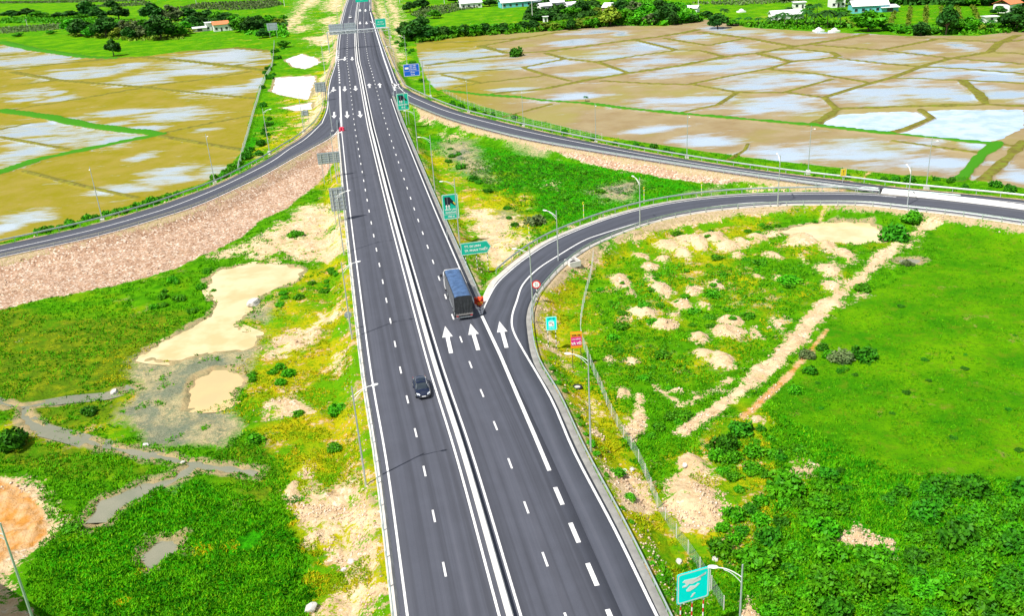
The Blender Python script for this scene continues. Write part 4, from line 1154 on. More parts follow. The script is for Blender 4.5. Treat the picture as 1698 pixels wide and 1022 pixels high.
# arrow-shaped destination sign
q = at(792, 447, -.6)
W_, H_ = 5.0, 2.1
P = [(-2.5, -1.05), (1.85, -1.05), (2.5, 0), (1.85, 1.05), (-2.5, 1.05)]
t, cz = sign('direction_sign', 'road sign', 'green arrow-shaped direction sign pointing right, on banded posts in the gore', q, W_, H_, 2.1, 'teal', rheading(q), 3, 'band_bw', poly=P)
text('TT. DI LINH', .52, t, (-1.9, -.03, cz + .34), MAT['white'], bold=.012, ax='LEFT'); text('TP. PHAN THIẾT', .52, t, (-1.9, -.03, cz - .38), MAT['white'], bold=.012, ax='LEFT')
# small green lane sign at the upper gore
q = at(672, 207, -.6)
t, cz = sign('lane_sign', 'road sign', 'green sign with black lane diagram at the upper gore, below the blue sign', q, 3.3, 4.7, 3.6, 'teal', rheading(q), 2)
lane_symbol(t, cz, 3.3, 4.6, False)
text('NHẬP LÀN', .5, t, (0, -.03, cz - .85), MAT['white'], bold=.012); text('50 m', .55, t, (0, -.03, cz - 1.6), MAT['white'], bold=.012)
# blue cantilever sign
q = at(705, 160, -.8)
t = empty('direction_sign', (q[0], q[1], -.8), rheading(q), 'large blue direction sign hung left of a stout grey pole, above the ramp merge', 'road sign')
MB().tube([(0, 0, -.3), (0, 0, 11.4)], [.2, .16], 12).build('pole', MAT['galv'], t, True)
for zz in (8.1, 9.9): MB().tube([(0, 0, zz), (-1.2, 0, zz)], .08, 8).build('arm', MAT['galv'], t, True)
o = MB().prism(rrect(5.2, 3.9, .25), -.02, .05).build('panel', MAT['blue'], t); o.location = (-3.6, -.15, 8.9)
o = MB(); A = rrect(5.05, 3.75, .25); B = rrect(4.85, 3.55, .22); n = len(A)
o.add([(x, 0, z) for x, z in A] + [(x, 0, z) for x, z in B], [(i, (i + 1) % n, n + (i + 1) % n, n + i) for i in range(n)]); o = o.build('border', MAT['white'], t); o.location = (-3.6, -.178, 8.9)
o = poly_part(t, 'divider', [(-2.4, -.03), (2.4, -.03), (2.4, .03), (-2.4, .03)], 'white', y=-.18); o.location = (-3.6, 0, 8.55)
o = poly_part(t, 'route_shield', [(-.6, -.32), (.6, -.32), (.6, .32), (-.6, .32)], 'white', y=-.18); o.location = (-5.1, 0, 9.55)
text('CAO TỐC', .5, t, (-3.1, -.18, 10.2), MAT['white'], bold=.01); text('DẦU GIÂY', .46, t, (-3.1, -.18, 9.6), MAT['white'], bold=.01); text('PHAN THIẾT', .42, t, (-3.1, -.18, 9.0), MAT['white'], bold=.01)
text('LỐI RA', .46, t, (-3.3, -.18, 8.1), MAT['white'], bold=.01); text('QL 28', .46, t, (-3.3, -.18, 7.45), MAT['white'], bold=.01)
# green signs far up the road
q = at(633, 56, -.8)
t, cz = sign('direction_sign', 'road sign', 'distant green sign on three posts beside the white approach path', q, 5.6, 4.6, 2.4, 'teal', rheading(q), 3)
text('DI LINH', .8, t, (0, -.03, cz + .6), MAT['white']); text('PHAN THIẾT', .7, t, (0, -.03, cz - .6), MAT['white'])
q = at(614, 14, 0)
t = empty('overhead_sign', (q[0], q[1], -.3), rheading(q), 'green sign hung over the carriageway at the very top of the picture', 'road sign')
MB().tube([(0, 0, -.3), (0, 0, 9.0)], .2, 10).build('pole', MAT['galv'], t, True)
MB().tube([(0, 0, 7.6), (-9.5, 0, 7.6)], .13, 8).build('arm', MAT['galv'], t, True)
o = MB().prism(rrect(8.4, 4.8, .3), -.02, .05).build('panel', MAT['teal'], t); o.location = (-5.0, -.25, 7.4)
text('PHAN THIẾT', 1.0, t, (-5.0, -.28, 8.0), MAT['white']); text('500 m', 1.0, t, (-5.0, -.28, 6.6), MAT['white'])
# cyan emergency phone sign
q = at(916, 575, -.9)
t, cz = sign('information_sign', 'road sign', 'small turquoise sign with a white telephone pictogram, on banded posts beside the exit bend', q, 1.45, 1.95, 1.5, 'cyan', R(2), 2, 'band_bw', zg=-1.0)
poly_part(t, 'pictogram_field', [(-.36, -.42), (.36, -.42), (.36, .30), (-.36, .30)], 'white', z=cz)
mb = MB(); pts = [(-.22, .12), (-.10, .17), (.05, .10), (.16, -.03), (.20, -.16)]
mb.tube([(x, -.045, z) for x, z in pts], .022, 6); mb.box((-.21, -.045, .10), (.11, .03, .08)); mb.box((.19, -.045, -.18), (.09, .03, .11)); o = mb.build('pictogram', MAT['navy'], t); o.location = (0, 0, cz)
text('KHẨN CẤP', .19, t, (0, -.03, cz + .68), MAT['navy']); text('SOS', .22, t, (0, -.03, cz + .44), MAT['white']); text('GỌI 1900', .2, t, (0, -.03, cz - .66), MAT['white'])
# orange billboard
q = at(957, 604, -1.4)
t, cz = sign('billboard', 'billboard', 'orange and magenta advertising board on two thin posts beside the wire fence', q, 1.5, 2.3, .9, 'orange', R(3), 2, 'dark', border=False, zg=-1.6, pr=.04)
poly_part(t, 'magenta_field', [(-.66, -.78), (.66, -.78), (.66, .40), (-.66, .40)], 'magenta', z=cz)
poly_part(t, 'yellow_strip', [(-.70, .80), (.70, .80), (.70, 1.02), (-.70, 1.02)], 'yellow', z=cz)
text('SỬA XE', .32, t, (0, -.03, cz + .62), MAT['navy'], bold=.004); text('LƯU ĐỘNG', .22, t, (0, -.045, cz + .1), MAT['white'], bold=.003); text('VÁ VỎ', .44, t, (0, -.045, cz - .5), MAT['white'], bold=.02)
# round sign
q = at(891, 506, -.5)
t = empty('traffic_sign', (q[0], q[1], -.4), R(0), 'round white sign with a red ring on a banded post at the exit bend', 'road sign')
MB().tube([(0, .05, -.3), (0, .05, 2.9)], .06, 8).build('post', MAT['band_bw'], t, True)
disc = lambda r, n=32: [(r * math.cos(2 * PI * k / n), r * math.sin(2 * PI * k / n)) for k in range(n)]
o = MB().prism(disc(.64), -.03, .0).build('ring', MAT['red'], t); o.location = (0, 0, 3.15)
o = MB().prism(disc(.47), -.042, -.03).build('face', MAT['white'], t); o.location = (0, 0, 3.15)
text('C 1', .27, t, (0, -.05, 3.3), MAT['navy']); text('7 9', .27, t, (0, -.05, 2.98), MAT['navy'])
# large cyan sign at the bottom edge
pl = at(1121, 1068, -1.6); pr_ = at(1181, 1058, -1.6)
q = at(1147, 1068, -1.6)
t, cz = sign('direction_sign', 'road sign', 'large glossy cyan sign seen aslant at the bottom edge, beside the near lamp post', q, 2.75, 2.9, 2.7, 'cyan', R(17), 3, 'band_rw', zg=-1.6, pr=.06)
poly_part(t, 'lettering', [(-.95, .62), (-.75, .78), (.3, .72), (1.05, .80), (1.1, 1.02), (.9, .82), (.62, .78), (.62, .38), (.2, .30), (-.1, .22), (-.35, .30), (-.6, .08), (-.95, .12), (-.9, .25), (-.62, .3), (-.72, .5)], 'white', z=cz)  # marks trace the white text with its glare, highlight put into the shapes
poly_part(t, 'lettering', [(-.60, -.22), (-.25, .10), (.15, -.02), (.38, .14), (.55, .06), (.2, -.22), (-.3, -.42), (-.55, -.38)], 'white', z=cz)
poly_part(t, 'lettering', [(-.22, -1.02), (-.12, -1.06), (.2, -.74), (.14, -.66), (-.05, -.74)], 'white', z=cz)
poly_part(t, 'lilac_edge', [(1.40, -1.0), (1.48, -1.0), (1.48, 1.1), (1.40, 1.1)], 'white', z=cz)


# backs of signs facing the oncoming traffic
def back_sign(q, w, h, zb, label, nx, nz, cat='road sign', ht=3, rz=None):
    rz = rheading(q) if rz is None else rz
    zg = -1.0
    t = empty('sign_back', (q[0], q[1], zg), rz, label, cat)
    cz = zb + h / 2 - zg
    o = MB().prism(rrect(w, h, .12), 0, .04).build('panel', MAT['signback'], t); o.location = (0, .12, cz)
    for i in range(ht):
        xx = (-.34 + .68 * i / max(1, ht - 1)) * w
        MB().tube([(xx, 0, -.4), (xx, 0, cz + h * .47)], .075, 8).build('post', MAT['galv'], t, True)
    mb = MB()
    for i in range(nz): mb.box((0, .06, cz - h / 2 + h * (i + .5) / nz), (w * .98, .05, .09))
    for i in range(nx): mb.box((-w / 2 + w * (i + .5) / nx, .09, cz), (.07, .03, h * .98))
    mb.build('frame', MAT['galv'], t)
    return t


q = at(566, 372, -.6); back_sign(q, 2.9, 4.6, 2.1, 'tall rectangular sign seen from behind, gridded frame, left of the highway', 4, 6)
q = at(550, 300, -.8); back_sign(q, 4.9, 2.6, 3.2, 'wide low sign seen from behind on tall posts over the pink rubble', 5, 5)
q = at(535, 172, -.8); back_sign(q, 3.5, 3.2, 3.0, 'square sign seen from behind beside the orange bank at the left merge', 4, 4)
q = at(509, 208, -.8); back_sign(q, 1.9, 1.6, 2.0, 'small square sign seen from behind inside the bend of the left ramp', 2, 2, ht=2)
q = at(454, 62, -1.2); back_sign(q, 5.5, 3.8, 2.6, 'pale square sign seen from behind at the head of the sandy track', 1, 2, ht=2)
q = at(582, 558, -.8)
t = empty('sign_back', (q[0], q[1], -.9), rheading(q), 'small octagonal sign seen from behind beside the lamp post left of the highway', 'road sign')
MB().tube([(0, 0, -.3), (0, 0, 3.7)], .05, 8).build('post', MAT['galv'], t, True)
o = MB().prism([(.52 * math.cos(R(22.5 + 45 * k)), .52 * math.sin(R(22.5 + 45 * k))) for k in range(8)], .06, .09).build('panel', MAT['signback'], t); o.location = (0, 0, 3.35)
mb = MB().box((0, .04, 3.2), (.9, .03, .06)); mb.box((0, .04, 3.5), (.9, .03, .06)); mb.build('frame', MAT['galv'], t)
q = at(1397, 306, -.4)
t, cz = sign('warning_sign', 'road sign', 'small yellow warning sign above the tip where the two ramps meet', q, 1.2, 1.5, 1.3, 'yellow', 0.1, 1, 'galv', zg=-.3)
text('!', 1.2, t, (0, -.03, cz), MAT['navy'])
# yellow banded delineators with a curled head
for q, lb in (((968, 362), 'yellow banded marker post left of the ramp lamp on the outer bend'), ((1068, 336), 'tall yellow banded marker post just right of the ramp lamp on the outer bend'), ((1163, 327), 'tall yellow banded marker post beside the small grey pool near the ramp'),
              ((878, 400), 'tall yellow banded marker post standing in the gravel at the start of the bend')):
    p = at(*q, -.4)
    t = empty('marker_post', (p[0], p[1], -.4), 0, lb, 'marker post', 'yellow banded marker posts on the outer bend')
    MB().tube([(0, 0, -.2), (0, 0, 2.6)], .06, 8).build('post', MAT['band_yb'], t, True)
    mb = MB(); mb.tube([(.16 * math.cos(R(a)), 0, 2.85 + .26 * math.sin(R(a))) for a in range(40, 331, 29)], .055, 6); mb.build('curled_head', MAT['yellow'], t, True)

# gantry across both carriageways, with the backs of two signs on its left half
s_ = main_s(at(592, 80))[0]
pL = main_at(s_, -12.5); pR = main_at(s_, 15.5); c = main_at(s_, 0)
t = empty('overhead_gantry', (c[0], c[1], 0), rheading(c), 'grey truss gantry spanning the highway, with sign backs over the left carriageway', 'gantry')
for xx in (-12.5, 15.5):
    mb = MB()
    for yy in (-.7, .7): mb.tube([(xx, yy, -1), (xx, yy, 8.3)], .2, 8)
    mb.build('column', MAT['galv'], t, True)
mb = MB()
for yy, zz in ((-.8, 8.2), (.8, 8.2), (0, 6.9)): mb.tube([(-12.5, yy, zz), (15.5, yy, zz)], .13, 8)
for i in range(14):
    x0 = -12.5 + 2 * i
    for yy in (-.8, .8): mb.tube([(x0, yy, 8.2), (x0 + 1, 0, 6.9), (x0 + 2, yy, 8.2)], .06, 5)
    mb.tube([(x0, -.8, 8.2), (x0 + 2, .8, 8.2)], .05, 5)
mb.build('truss', MAT['galv'], t, True)
for xx, w in ((-8.2, 6.6), (-1.8, 5.4)):
    o = MB().prism(rrect(w, 4.6, .15), 0, .05).build('sign_panel', MAT['signback'], t); o.location = (xx, 1.0, 9.1)
    mb = MB()
    for i in range(4): mb.box((xx, .95, 7.4 + 1.15 * i), (w, .06, .13))
    for i in range(6): mb.box((xx - w / 2 + w * (i + .5) / 6, .92, 9.1), (.12, .05, 4.6))
    mb.build('sign_frame', MAT['galv'], t)

# crash attenuators: rows of red drums behind a fan of chevrons
def attenuator(q, rz, mat, label, n=(1, 2, 3), sc=1.0):
    t = empty('crash_cushion', (q[0], q[1], 0.0), rz, label, 'crash cushion')
    for r_, k in enumerate(n):
        for j in range(k):
            mb = MB(); x0 = (j - (k - 1) / 2) * .68 * sc; y0 = r_ * .66 * sc
            mb.tube([(0, 0, 0.01), (0, 0, .9), (0, 0, .97), (0, 0, 1.0)], [.33 * sc, .30 * sc, .30 * sc, .14 * sc], 14); o = mb.build('drum', mat, t, True); o.location = (x0, y0, 0)
    return t


MAT['drum'] = band_mat('red_drum_with_orange_bands', (0.85, 0.03, 0.015), (0.90, 0.10, 0.015), .5)
MAT['pinkdrum'] = simple('faded_pink_red_plastic', (0.80, 0.06, 0.12), .5, var=.2)
q = at(796, 507, 0)
t = attenuator(q, rheading(q), MAT['drum'], 'bright red drums of the crash cushion at the exit gore beside the truck', sc=.70)
mb = MB()
for i, zz in enumerate((.42, .68)):
    for k in (-1, 1): mb.tube([(k * .36, -.33 + .0, zz - .12), (0, -.36, zz)], .035, 6)
mb.build('chevron', MAT['yellow'], t)
q = at(567, 216, 0)
attenuator(q, rheading(q) + PI, MAT['pinkdrum'], 'pinkish red drums of the crash cushion at the tip of the left ramp', (1, 2), 1.15)
# delineator posts in the upper gore
for i, q in enumerate(((653, 155), (658, 155))):
    p = at(*q); t = empty('bollard', (p[0], p[1], 0), 0, 'thin pale blue marker bollard at the upper gore, ' + ('left of the pair' if i == 0 else 'right of the pair'), 'bollard', 'marker bollards at the upper gore')
    MB().tube([(0, 0, 0), (0, 0, 1.9)], .12, 8).build('post', MAT['galv'], t, True); MB().tube([(0, 0, 1.9), (0, 0, 2.1)], .15, 8).build('cap', MAT['white'], t, True)
# ------------------------------------------------------------ vehicles (front of each points to its own +y)
def glassmat():
    m, nt, b = mat_new('tinted_window_glass'); b.inputs['Base Color'].default_value = (0.02, 0.03, 0.04, 1); b.inputs['Roughness'].default_value = .06
    b.inputs['Coat Weight'].default_value = .6; return m


MAT['glass'] = glassmat()
MAT['carblack'] = simple('glossy_blue_black_car_paint', (0.010, 0.016, 0.042), .16, var=.2); MAT['carblack'].node_tree.nodes['Principled BSDF'].inputs['Coat Weight'].default_value = .8
MAT['carwhite'] = simple('white_car_paint', (0.8, 0.8, 0.8), .25, var=.04)
MAT['chrome'] = simple('chrome_trim', (0.75, 0.77, 0.8), .15, metal=1.0, var=.05)
MAT['lens'] = simple('clear_headlamp_lens', (0.75, 0.8, 0.85), .1, var=.1)
MAT['redlens'] = simple('red_tail_lamp', (0.5, 0.01, 0.01), .2, var=.1)


def wheel(t, x, y, r=.33, w=.22):
    a = MB(); n = 20
    prof = [(-w / 2, r * .62), (-w / 2, r * .93), (-w / 2 + .03, r), (w / 2 - .03, r), (w / 2, r * .93), (w / 2, r * .62)]
    V = [(px_, pr_ * math.cos(2 * PI * k / n), pr_ * math.sin(2 * PI * k / n)) for k in range(n) for px_, pr_ in prof]
    Fq = [(k * 6 + j, k * 6 + (j + 1) % 6, ((k + 1) % n) * 6 + (j + 1) % 6, ((k + 1) % n) * 6 + j) for k in range(n) for j in range(6)]
    a.add(V, Fq); o = a.build('wheel', MAT['black'], t, True); o.location = (x, y, r)
    s_ = 1 if x > 0 else -1
    b_ = MB(); b_.tube([(s_ * (w / 2 - .08), 0, 0), (s_ * (w / 2 - .02), 0, 0)], r * .62, 16); b_.tube([(s_ * (w / 2 - .02), 0, 0), (s_ * (w / 2 + .015), 0, 0)], r * .2, 8)
    for k in range(5): b_.box((s_ * (w / 2 - .01), r * .38 * math.cos(k * 2 * PI / 5), r * .38 * math.sin(k * 2 * PI / 5)), (.03, .08, .08))
    b_.build('rim', MAT['galv'], o)
    return o


def loft(secs, mat, name, parent):
    """secs: list of closed rings with equal counts"""
    k = len(secs[0]); V = [p for s_ in secs for p in s_]
    Fq = [(i * k + j, i * k + (j + 1) % k, (i + 1) * k + (j + 1) % k, (i + 1) * k + j) for i in range(len(secs) - 1) for j in range(k)]
    Fq += [tuple(range(k)), tuple((len(secs) - 1) * k + j for j in range(k))]
    mb = MB(); mb.add(V, Fq); return mb.build(name, mat, parent, True)


def car(loc, rz, paint, label, plate=True):
    t = empty('car', (loc[0], loc[1], 0.005), rz, label, 'car')
    # y station, half width, sill z, shoulder z, centre z of bonnet/boot
    st = [(-2.32, .62, .42, .72, .80), (-2.25, .78, .32, .86, .96), (-1.7, .88, .26, .92, 1.02), (-1.0, .915, .24, .93, .98), (0, .92, .24, .93, .96), (.75, .915, .24, .92, .98), (1.3, .90, .25, .87, .98), (1.85, .86, .26, .78, .90), (2.2, .76, .30, .66, .76), (2.33, .58, .38, .56, .62)]
    rings = []
    for y, w, z0, z1, zc in st:
        half = [(w * .86, z0), (w, z0 + .12), (w * 1.0, z1 - .14), (w * .93, z1), (w * .55, zc), (0, zc + .015)]
        rings.append([(x, y, z) for x, z in half] + [(-x, y, z) for x, z in half[-2::-1]])
    loft(rings, paint, 'body', t)
    gs = [(-1.85, .70, .94, 1.00), (-1.25, .70, .95, 1.33), (-.55, .69, .93, 1.45), (.15, .69, .93, 1.46), (.62, .70, .92, 1.34), (1.28, .72, .92, .97)]
    rings = [[(w * 1.12, y, z0), (w * .80, y, z1), (0, y, z1 + .02), (-w * .80, y, z1), (-w * 1.12, y, z0)] for y, w, z0, z1 in gs]
    loft(rings, MAT['glass'], 'windows', t)
    rs = [(-1.22, .58, 1.345), (-.55, .59, 1.468), (.15, .59, 1.478), (.52, .58, 1.395)]
    rings = [[(w, y, z - .01), (w * .9, y, z + .012), (0, y, z + .03), (-w * .9, y, z + .012), (-w, y, z - .01), (0, y, z - .05)] for y, w, z in rs]
    rf = loft(rings, paint, 'roof', t)
    mb = MB().box((0, -.2, 1.507), (.78, .62, .012)); mb.build('sunroof', MAT['glass'], rf)
    for s_ in (1, -1):
        mb = MB(); mb.tube([(s_ * .74, 1.18, 1.0), (s_ * .60, .60, 1.36), (s_ * .60, -.5, 1.475), (s_ * .60, -1.25, 1.35), (s_ * .72, -1.8, 1.0)], .022, 5); mb.build('roof_rail', MAT['chrome'], t)
        mb = MB(); mb.prism([(s_ * .88, 1.0), (s_ * 1.08, 1.02), (s_ * 1.10, 1.13), (s_ * .92, 1.12)], .72, .86); mb.build('mirror', paint, t)
        mb = MB(); mb.add([(s_ * .78, 1.98, .70), (s_ * .84, 1.86, .80), (s_ * .50, 2.12, .79), (s_ * .42, 2.24, .70), (s_ * .76, 2.12, .60), (s_ * .44, 2.30, .63)], [(0, 1, 2, 3), (0, 3, 5, 4)]); o = mb.build('headlight', MAT['lens'], t); o.location = (0, .035, .03)
        mb = MB(); mb.box((s_ * .62, -2.26, .80), (.32, .06, .13)); mb.build('tail_light', MAT['redlens'], t)
        for y in (1.42, -1.42): wheel(t, s_ * .82, y)
    MB().box((0, 2.33, .47), (.95, .05, .16)).build('grille', MAT['dark'], t); MB().box((0, 2.355, .40), (1.25, .03, .035)).build('bumper_trim', MAT['chrome'], t)
    MB().box((0, 2.375, .50), (.48, .02, .12)).build('number_plate', MAT['white'], t)
    return t


p = at(704, 664.5); s_, o_ = main_s(p); p = main_at(s_ + 2.45, o_)
car(p, rheading(p) + PI, MAT['carblack'], 'dark blue-black saloon car driving towards the camera beside the median')
p = at(581, 30); car(p, rheading(p) + PI, MAT['carwhite'], 'tiny white car far up the left carriageway beyond the gantry')


def truck(loc, rz, label):
    t = empty('truck', (loc[0], loc[1], 0.005), rz, label, 'truck')      # origin: middle of the rear bumper on the ground
    tarp, nt, b = mat_new('blue_black_tarpaulin')
    tcn = N(nt, 'ShaderNodeTexCoord'); f = noise(nt, tcn.outputs['Object'], 1.3, 5, .6)
    nt.links.new(mixc(nt, mrange(nt, f, .35, .65), (0.075, 0.145, 0.29), (0.040, 0.080, 0.165)), b.inputs['Base Color']); b.inputs['Roughness'].default_value = .42
    grey = simple('grey_side_tarp', (0.16, 0.17, 0.19), .6, var=.3, scale=2)
    rear = simple('black_wrinkled_tarp', (0.035, 0.04, 0.045), .35, var=.5, scale=3, bump=.6)
    L, W, z0, z1 = 11.0, 2.46, 1.15, 3.55
    # roof tarp: bows under a stretched sheet
    nx_, ny = 10, 84; V = []
    for j in range(ny + 1):
        y = .08 + L * j / ny; bow = abs(math.sin(PI * j / 84 * 15))
        for i in range(nx_ + 1):
            u = i / nx_ * 2 - 1; x = u * W / 2
            z = z1 + .26 * (1 - u ** 4 * .95) - .085 * (1 - bow) * (1 - abs(u) ** 3) + .010 * math.sin(j * 1.7 + i * 2.3) - (.14 if abs(u) > .999 else 0)
            V.append((x * (1.01 if abs(u) > .999 else 1), y, z))
    Fq = [(j * (nx_ + 1) + i, j * (nx_ + 1) + i + 1, (j + 1) * (nx_ + 1) + i + 1, (j + 1) * (nx_ + 1) + i) for j in range(ny) for i in range(nx_)]
    o = mesh_np('roof_tarp', V, Fq, tarp, t, smooth=True)
    for s_ in (1, -1):
        V = []; ny, nz = 90, 8
        for j in range(ny + 1):
            y = .08 + L * j / ny
            for k in range(nz + 1):
                z = z0 + (z1 + .12 - z0) * k / nz
                V.append((s_ * (W / 2 + .035 + .022 * math.sin(y * 5.7 + k * .3) * (1 - k / nz) + (.02 if j % 8 == 0 else 0)), y, z))
        Fq = [(j * (nz + 1) + k, j * (nz + 1) + k + 1, (j + 1) * (nz + 1) + k + 1, (j + 1) * (nz + 1) + k) for j in range(ny) for k in range(nz)]
        mesh_np('side_tarp', V, Fq, grey, t, smooth=True)
    V = []; ni, nk = 26, 20
    for k in range(nk + 1):
        for i in range(ni + 1):
            u = i / ni * 2 - 1; v = k / nk
            x = u * W / 2 * (1.015); z = z0 - .05 + (z1 + .24 * (1 - u ** 4) - z0 + .05) * v
            y = -.03 - .10 * abs(math.sin(u * 6 + (1 - v) * u * 5)) * (1 - v * .55) - .05 * math.sin(9 * v + 5 * u) * (1 - v) * v * 2
            V.append((x, y, z))
    Fq = [(k * (ni + 1) + i, k * (ni + 1) + i + 1, (k + 1) * (ni + 1) + i + 1, (k + 1) * (ni + 1) + i) for k in range(nk) for i in range(ni)]
    mesh_np('rear_tarp', V, Fq, rear, t, smooth=True)
    MB().box((0, L / 2 + .08, (z0 + z1) / 2 - .02), (W - .02, L, z1 - z0)).build('cargo_box', MAT['dark'], t)
    MB().box((0, -.06, .98), (W, .12, .26)).build('tailboard', simple('tailboard_paint', (0.28, 0.27, 0.26), .5, var=.3), t)
    MB().box((0, 6.3, .82), (.9, 12.6, .32)).build('chassis', MAT['dark'], t)
    MB().box((0, .05, .52), (2.3, .12, .14)).build('rear_bumper', MAT['galv'], t)
    for s_ in (1, -1):
        MB().box((s_ * 1.0, -.14, .78), (.32, .05, .12)).build('tail_light', MAT['redlens'], t)
        MB().box((s_ * 1.15, 6.0, .65), (.05, 3.6, .5)).build('side_guard', MAT['galv'], t)
        for y in (1.7, 3.0): wheel(t, s_ * 1.0, y, .5, .42)
        for y in (9.2, 12.2): wheel(t, s_ * 1.05, y, .5, .3)
    # cab
    sec = [(11.25, 1.2, .55, 2.85), (11.6, 1.24, .5, 2.98), (12.6, 1.24, .5, 2.98), (13.05, 1.22, .5, 2.80), (13.4, 1.18, .5, 1.95), (13.5, 1.12, .5, 1.1)]
    rings = [[(w, y, a), (w, y, b_ - .2), (w * .92, y, b_), (0, y, b_ + .04), (-w * .92, y, b_), (-w, y, b_ - .2), (-w, y, a)] for y, w, a, b_ in sec]
    loft(rings, MAT['carwhite'], 'cab', t)
    mb = MB(); mb.prism([(-1.02, 0), (1.02, 0), (.98, .78), (-.98, .78)], 0, .03, Matrix.Rotation(R(24), 3, 'X')); o = mb.build('windscreen', MAT['glass'], t); o.location = (0, 13.40, 1.95)
    for s_ in (1, -1):
        MB().box((s_ * 1.245, 12.55, 2.1), (.02, .8, .62)).build('side_window', MAT['glass'], t)
        mb = MB(); mb.box((s_ * 1.52, 13.1, 2.15), (.26, .10, .46)); mb.tube([(s_ * 1.2, 13.0, 2.4), (s_ * 1.5, 13.1, 2.36)], .025, 5); mb.build('mirror', MAT['black'], t)
        MB().box((s_ * .9, 13.50, .85), (.35, .06, .2)).build('headlight', MAT['lens'], t)
    mb = MB(); mb.prism([(11.3, 3.0), (12.7, 3.0), (11.5, 3.62), (11.3, 3.62)], -1.1, 1.1, Matrix(((0, 1, 0), (1, 0, 0), (0, 0, 1)))); mb.build('wind_deflector', MAT['carwhite'], t)
    MB().box((0, 13.5, .5), (2.35, .16, .3)).build('front_bumper', MAT['carwhite'], t)
    return t


p = at(771, 531.5); truck(p, rheading(p), 'long lorry under a dark blue tarpaulin with a white cab, on the right carriageway')

# ------------------------------------------------------------ vegetation
rng = np.random.default_rng(5)


def leaf_mat(name, c1, c2, c3):
    m, nt, b = mat_new(name)
    tcn = N(nt, 'ShaderNodeTexCoord'); oi = N(nt, 'ShaderNodeObjectInfo')
    f = noise(nt, tcn.outputs['Object'], 2.5, 3); f2 = noise(nt, tcn.outputs['Object'], .7, 3)
    c = mixc(nt, mrange(nt, f, .35, .65), c1, c2)
    c = mixc(nt, mrange(nt, f2, .5, .75, 0, .8), c, c3)
    hs = N(nt, 'ShaderNodeHueSaturation'); nt.links.new(c, hs.inputs['Color'])
    nt.links.new(mrange(nt, oi.outputs['Random'], 0, 1, .72, 1.25), hs.inputs['Value']); nt.links.new(mrange(nt, oi.outputs['Random'], 0, 1, .488, .503), hs.inputs['Hue'])
    nt.links.new(hs.outputs['Color'], b.inputs['Base Color'])
    b.inputs['Roughness'].default_value = .55; b.inputs['Specular IOR Level'].default_value = .12
    return m


MAT['leaf'] = leaf_mat('bright_shrub_leaves', (0.020, 0.165, 0.002), (0.075, 0.38, 0.004), (0.16, 0.38, 0.005))
MAT['leafdark'] = leaf_mat('dark_tree_leaves', (0.010, 0.065, 0.008), (0.034, 0.155, 0.012), (0.07, 0.20, 0.015))
MAT['leafmid'] = leaf_mat('mid_green_leaves', (0.010, 0.105, 0.003), (0.045, 0.26, 0.005), (0.09, 0.28, 0.006))
MAT['leafyel'] = leaf_mat('yellow_green_leaves', (0.09, 0.19, 0.010), (0.22, 0.30, 0.02), (0.05, 0.18, 0.01))
MAT['leafgrey'] = leaf_mat('grey_green_leaves', (0.07, 0.13, 0.035), (0.15, 0.20, 0.075), (0.05, 0.15, 0.03))
MAT['bark'] = simple('grey_brown_bark', (0.16, 0.12, 0.08), .9, var=.4, scale=5)


def leaves(C, Nrm, size, rg):
    n = len(C)
    A = rg.normal(size=(n, 3)); Nn = Nrm + rg.normal(size=(n, 3)) * .75
    Nn /= np.linalg.norm(Nn, axis=1)[:, None] + 1e-9
    T = np.cross(Nn, A); T /= np.linalg.norm(T, axis=1)[:, None] + 1e-9
    B = np.cross(Nn, T); s_ = size * (0.6 + .8 * rg.random(n))[:, None]
    V = np.empty((n, 4, 3)); V[:, 0] = C - T * s_; V[:, 1] = C + B * s_ * .55; V[:, 2] = C + T * s_; V[:, 3] = C - B * s_ * .55
    V[:, 1] -= Nn * s_ * .12; V[:, 3] -= Nn * s_ * .12
    return V.reshape(-1, 3), np.arange(4 * n).reshape(n, 4)


def crown_pts(n, lobes, rg):
    """lobes: (centre, radii); points near the lobe surfaces"""
    w = np.array([r[0] * r[1] + r[2] * r[0] for c, r in lobes]); w = w / w.sum()
    ch = rg.choice(len(lobes), n, p=w); d = rg.normal(size=(n, 3)); d /= np.linalg.norm(d, axis=1)[:, None]
    rad = 1 - np.abs(rg.normal(size=n)) * .20
    Cc = np.array([lobes[i][0] for i in ch]); Rr_ = np.array([lobes[i][1] for i in ch])
    clump = 1 + .16 * np.sin(d[:, 0] * 7 + ch) * np.sin(d[:, 1] * 6 + 2 * ch) + .1 * np.sin(d[:, 2] * 9)
    P = Cc + d * Rr_ * (rad * clump)[:, None]
    return P, d


def shrub_mesh(name, mat, seed, n=900, flat=.62, leaf=.13, nl=7):
    rg = np.random.default_rng(seed); L = []
    for i in range(nl):
        a = 2 * PI * i / nl + rg.random(); r = .55 * rg.random() ** .5 if i else 0
        q = .34 + .22 * rg.random(); L.append(((r * math.cos(a), r * math.sin(a), flat * (.35 + .35 * rg.random())), (q, q, q * (.75 + .5 * rg.random()) * flat * 1.5)))
    P, d = crown_pts(n, L, rg); k = P[:, 2] > -.03; V, F_ = leaves(P[k], d[k], leaf, rg)
    o = mesh_np(name, V, F_, mat); me = o.data; bpy.data.objects.remove(o); return me


